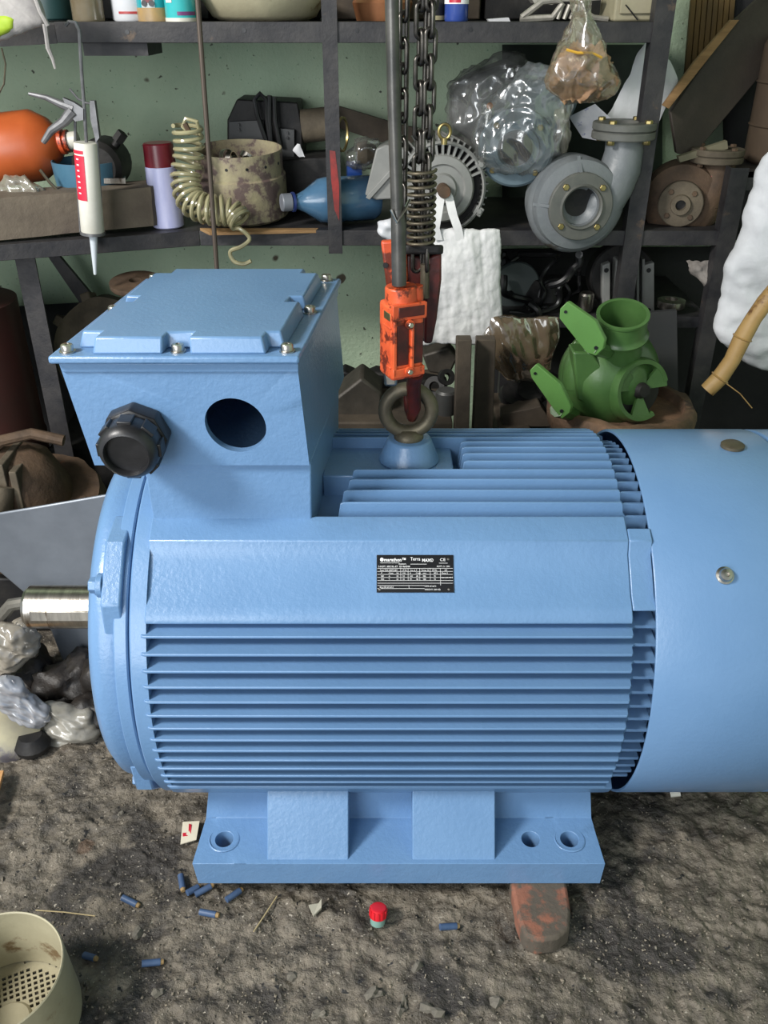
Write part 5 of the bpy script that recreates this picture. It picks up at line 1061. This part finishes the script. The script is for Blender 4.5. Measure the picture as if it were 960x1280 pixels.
for k, (a, b) in enumerate((((226, 1095), (229, 1114)), ((234, 1117), (250, 1106)), ((244, 1118), (267, 1106)), ((283, 1125), (303, 1110)), ((250, 1139), (274, 1145)), ((153, 1123), (174, 1131)), ((104, 1190), (121, 1197)), ((177, 1204), (204, 1199)), ((550, 1162), (574, 1157)))):
    p, q = on_floor(*a, .0055), on_floor(*b, .0055)
    T = thing('blue_stub', labs[k], 'stub', p, group='blue stubs scattered on the floor')
    d = q-p; bm = NB(); cyl(bm, (0, 0, 0), d*.85, .0048, seg=12); part('wrapper', bm, STUBC, T)
    bm = NB(); cyl(bm, d*.85, d, .0042, .0032, seg=10); part('tan_end', bm, mat('tan_filter', (150, 124, 84), rough=.8), T)
p = on_floor(472, 1152, .001)
T = thing('bottle_cap', 'small red and grey green plastic cap standing before the motor', 'cap', p, rot=(-.25, .05, 0))
bm = NB(); lathe(bm, [(0, 0), (.0105, 0), (.011, .002), (.0112, .012), (0, .012)], None, 24); part('lower_ring', bm, mat('grey_green_plastic', (126, 160, 150), rough=.4), T)
bm = NB(); lathe(bm, [(0, .012), (.0122, .012), (.0122, .022), (.0112, .027), (.009, .028), (0, .0265)], None, 24)
part('red_top', bm, mat('red_plastic', (206, 32, 44), rough=.35), T)
for k in range(12):
    a = 2*PI*k/12; bm = NB(); box(bm, .0118, .0131, -.0013, .0013, .013, .025, Matrix.Rotation(a, 4, 'Z')); part('grip_ridge', bm, MATS['red_plastic'], T)
T = thing('paper_chip', 'cream paper chip with a red printed mark left of the foot', 'paper', on_floor(238, 1044, .006))
bm = NB(); prism(bm, [on_floor(u, v, .009)-Vector(T.location) for u, v in ((229, 1031), (250, 1030), (246, 1053), (226, 1058))], (0, 0, -.0015)); part('chip', bm, mat('cream_paper', (214, 206, 184), rough=.7), T)
bm = NB(); prism(bm, [on_floor(u, v, .0125)-Vector(T.location) for u, v in ((237, 1035), (240, 1035), (239, 1048), (229, 1049), (229, 1045), (236, 1044))], (0, 0, -.004)); part('red_mark', bm, RED, T)
bm = NB(); a = [on_floor(u, v, .01) for u, v in ((386, 1134), (398, 1131), (402, 1126), (402, 1137), (392, 1145))]; prism(bm, a, (0, 0, -.004)); solo('pale_chip', bm, mat('pale_grey_chip', (164, 160, 144), rough=.7), 'pale triangular chip on the floor left of the red cap', 'chip')
bm = NB(); tube(bm, [on_floor(317, 1164, .004), on_floor(330, 1145, .006), on_floor(346, 1120, .005)], .0011, 6); solo('straw', bm, mat('straw', (172, 156, 118), rough=.8), 'thin pale straw lying in front of the left foot rib', 'straw')
bm = NB(); tube(bm, [on_floor(44, 1135, .004), on_floor(80, 1139, .005), on_floor(119, 1145, .004)], .0009, 6); solo('straw', bm, MATS['straw'], 'thin pale straw lying above the cream round cover', 'straw')
bm = NB(); cyl(bm, on_floor(838, 991, .004), on_floor(850, 992, .008), .006, seg=10); solo('white_plug', bm, WHITEP, 'tiny white cap on the floor beneath the fan cover', 'cap')
bm = NB(); prism(bm, [on_floor(u, v, .03) for u, v in ((-30, 976), (8, 975), (2, 996), (-10, 1040), (-30, 1040))], (0, 0, -.008)); solo('wood_board', bm, mat('new_pine', (206, 158, 104), (190, 142, 92), rough=.6, scale=20, stretch=(1, 8, 1)), 'corner of a pale pine board at the left edge of the floor', 'board')
for k, (u, v, s) in enumerate(((196, 1240, .010), (150, 1015, .006), (116, 988, .006), (81, 1048, .005), (170, 1164, .008), (398, 1268, .012), (504, 1256, .014), (542, 1262, .013), (520, 1205, .01), (575, 1250, .007), (470, 1240, .012), (366, 1215, .008), (620, 1245, .01))):
    bm = NB(); bmesh.ops.create_icosphere(bm, subdivisions=2, radius=s*.8, matrix=Matrix.Translation(on_floor(u, v, s*.1)) @ Matrix.Rotation(k*1.3, 4, 'Z') @ Matrix.Diagonal((1.1, .65, .6, 1))); rough(bm, s*1.1, 75, k)
    solo('stone', bm, mat('grey_stone', (92, 88, 80), (120, 114, 102), rough=.8, scale=40, bump=.001), 'small grey stone ' + ['beside the shadow of the cream cover', 'pale, below the end shield', 'tiny, near the bottom of the end shield', 'tiny, left of the paper chip', 'above the long dark blue stub', 'at the bottom edge below the pale chip', 'at the bottom edge under the red cap', 'pointed, nearest the bottom edge middle', 'between the red cap and the bottom edge', 'flat, below the last blue stub', 'left of the pointed stone', 'below the straw end', 'in front of the brick'][k], 'stone', group='stones on the floor', smooth=15)
# gravel and chips trodden into the floor
random.seed(3); bm = NB()
for k in range(3200):
    x = random.uniform(-.62, .66); y = random.uniform(.56, 1.2) if random.random() < .5 else random.uniform(.56, .86)
    s = random.uniform(.0009, .0032)*(1.4 if random.random() < .08 else 1); p = Vector((x, y, floor_h(x, y)+s*.3)); e = Euler([random.uniform(0, 6) for _ in range(3)]).to_matrix()
    vs = [bm.verts.new(p+e @ Vector((a*s*random.uniform(.6, 1.2), b*s*random.uniform(.5, 1.1), c*s*random.uniform(.3, .9)))) for a, b, c in ((1, 0, 0), (-1, 0, 0), (0, 1, 0), (0, -1, 0), (0, 0, 1), (0, 0, -1))]
    for f in ((0, 2, 4), (2, 1, 4), (1, 3, 4), (3, 0, 4), (2, 0, 5), (1, 2, 5), (3, 1, 5), (0, 3, 5)): bm.faces.new([vs[i] for i in f])
o = solo('gravel', bm, mat('gravel', (140, 130, 114), (64, 60, 54), rough=.8, scale=70), 'fine pale chips and gravel trodden into the dark floor', 'gravel', kind='stuff', smooth=20)
# cream fan cover lying open side up at the lower left
c = P(-10, 1216, z=.115)
T = thing('fan_cover', 'round cream fan cover with a square-holed grille lying on the floor', 'cover', (c.x, c.y, 0))
zb = .004
bm = NB(); lathe(bm, [(.084, zb), (.090, zb+.004), (.091, .02), (.0855, .115), (.0840, .1165), (.0825, .115), (.0875, .022), (.084, zb+.006)], None, 72); part('wall', bm, CREAM, T)
bm = NB(); cell = .0078; rot = Matrix.Rotation(.42, 4, 'Z'); cache = {}
def gv(x, y, z):
    k = (round(x, 5), round(y, 5), z)
    if k not in cache: cache[k] = bm.verts.new(rot @ Vector((x, y, z)))
    return cache[k]
n = 12
for i in range(-n, n):
    for j in range(-n, n):
        x, y = i*cell, j*cell; cxx, cyy = x+cell/2, y+cell/2; rr = math.hypot(cxx, cyy)
        if rr > .086: continue
        O = [gv(x, y, zb+.004), gv(x+cell, y, zb+.004), gv(x+cell, y+cell, zb+.004), gv(x, y+cell, zb+.004)]
        if .028 < rr < .074:
            h = cell*.19; I = [gv(x+h, y+h, zb+.004), gv(x+cell-h, y+h, zb+.004), gv(x+cell-h, y+cell-h, zb+.004), gv(x+h, y+cell-h, zb+.004)]; D = [gv(v.co.x, v.co.y, 0) if 0 else None for v in I]
            Dn = [bm.verts.new(v.co-Vector((0, 0, .002))) for v in I]
            for k in range(4): bm.faces.new((O[k], O[(k+1) % 4], I[(k+1) % 4], I[k])); bm.faces.new((I[k], I[(k+1) % 4], Dn[(k+1) % 4], Dn[k]))
        else: bm.faces.new(O)
part('grille', bm, CREAM, T, kind='stuff')
bm = NB(); lathe(bm, [(0, .012), (.024, .012), (.0265, .010), (.028, .008)], None, 32); part('hub_plate', bm, CREAM, T)

# ---------------------------------------------------------------- dark things added to stand for the shade at the back
SHADE_BLACK = mat('painted_shade_black', (24, 25, 27), (36, 36, 38), rough=.75, scale=7, bump=.003, bscale=20)  # black that stands for deep shade on the wall
def sheet(pts, y, name, label, cat, m, wr=.006, th=.006, n=10):
    """a dark sheet added as shade: four corners from the photo, folded"""
    tl, tr, br, bl = [P(u, v, y=y) for u, v in pts]; bm = NB(); g = []
    for s in (0, 1):
        for j in range(n+1):
            for i in range(n*2+1):
                a_ = tl.lerp(tr, i/(2*n)); b_ = bl.lerp(br, i/(2*n)); p = a_.lerp(b_, j/n)
                p.y += th*s + wr*noise.noise(Vector((p.x*22, p.z*5, y))); g.append(bm.verts.new(p))
    w = 2*n+1; o_ = (n+1)*w
    for j in range(n):
        for i in range(2*n):
            k = j*w+i; bm.faces.new([g[q] for q in (k, k+1, k+w+1, k+w)]); bm.faces.new([g[q+o_] for q in (k+w, k+w+1, k+1, k)])
    for i in range(2*n): bm.faces.new([g[q] for q in (i, i+o_, i+1+o_, i+1)]); k = n*w+i; bm.faces.new([g[q] for q in (k, k+1, k+1+o_, k+o_)])
    for j in range(n): k = j*w; bm.faces.new([g[q] for q in (k, k+w, k+w+o_, k+o_)]); k += 2*n; bm.faces.new([g[q] for q in (k, k+o_, k+w+o_, k+w)])
    return solo(name, bm, m, label, cat, smooth=180)
sheet(((598, 312), (1100, 306), (1100, 600), (598, 600)), 2.185, 'shade_sheet', 'black sheet added for the shade on the back wall behind the green pump', 'shade_sheet', SHADE_BLACK)
sheet(((905, -60), (1180, -60), (1180, 300), (905, 300)), 2.185, 'shade_sheet', 'black sheet added for the shade on the wall behind the dark leaning board', 'shade_sheet', SHADE_BLACK)
sheet(((-120, 392), (212, 372), (212, 640), (-120, 640)), 2.13, 'shade_sheet', 'black sheet added for the shade below the lower shelf behind the bell-shaped casting', 'shade_sheet', SHADE_BLACK)
sheet(((628, 56), (828, 56), (828, 296), (628, 296)), 2.188, 'shade_mat', 'dark green sheet added for the shade on the wall behind the wrapped motor', 'mat', mat('shade_green', (52, 62, 54), (38, 44, 40), rough=.8, scale=9))  # dark sheet added in place of shade on the wall
for k, (u0, u1, h, lb, m) in enumerate(((-20, 100, .16, 'dark teal box added for the shade behind the tub at the left end of the top shelf', TEALD), (104, 262, .15, 'black box added for the shade behind the tins on the top shelf', SOOT_SHADE), (266, 398, .17, 'black box added for the shade behind the wide cream bowl', SOOT_SHADE), (420, 600, .16, 'brown box added for the shade behind the coppery pan and the blue bottle', WOODD), (606, 760, .15, 'black box added for the shade behind the cast aluminium frame', SOOT_SHADE))):  # dark boxes added as a backdrop of shade behind the tins
    x0, x1 = P(u0, 20, y=2.09).x, P(u1, 20, y=2.09).x
    bm = NB(); box(bm, x0, x1, 2.09, 2.19, ZU, ZU+h); solo('shade_box', bm, m, lb, 'box', bevel=.003)
# sack of white and green plastic hanging over the left end of the top shelf
T = thing('feed_sack', 'white woven sack with a lime green print drooping over the top shelf corner', 'sack', P(20, 50, y=1.70))
bm = rowbag([(-40, -40, 40), (-10, -40, 46), (10, -40, 52), (28, -40, 58), (38, -40, 40), (48, -40, 12), (56, -40, -14)], 1.70, .02, nu=40, nv=40, p=.4); folds(bm, .006, 24, 14, 6, 1.); part('sack_body', bm, mat('worn_woven_plastic', (172, 168, 164), (144, 140, 138), rough=.6, scale=20, bump=.0006, bscale=200), T, True, smooth=180)
bm = rowbag([(18, -40, 10), (24, -40, 20), (36, -40, 18), (46, -40, 2), (50, -40, -8)], 1.686, .012, .004, nu=24, nv=20, p=.4); folds(bm, .003, 24, 14, 6, 1.); part('green_print', bm, mat('lime_print', (160, 190, 40), (180, 204, 70), rough=.5, scale=30), T, True, smooth=180)
bm = NB(); tube(bm, [P(40, -14, y=1.68), P(50, 14, y=1.68), P(60, 32, y=1.685)], .004, 8); part('hem', bm, MATS['worn_woven_plastic'], T, True)
bm = NB(); tube(bm, [P(56, 30, y=1.685), P(58, 45, y=1.685), P(60, 60, y=1.685), P(66, 74, y=1.685), P(69, 86, y=1.685)], [.0045, .0035, .004, .003, .002], 6); part('twisted_tail', bm, MATS['worn_woven_plastic'], T, True)
bm = NB(); tube(bm, [P(2, 60, y=1.8), P(7, 80, y=1.8), P(5, 105, y=1.8), P(-4, 122, y=1.8)], .0016, 6); solo('wire_loop', bm, IRON, 'thin wire loop hanging under the top shelf at the left edge', 'wire')
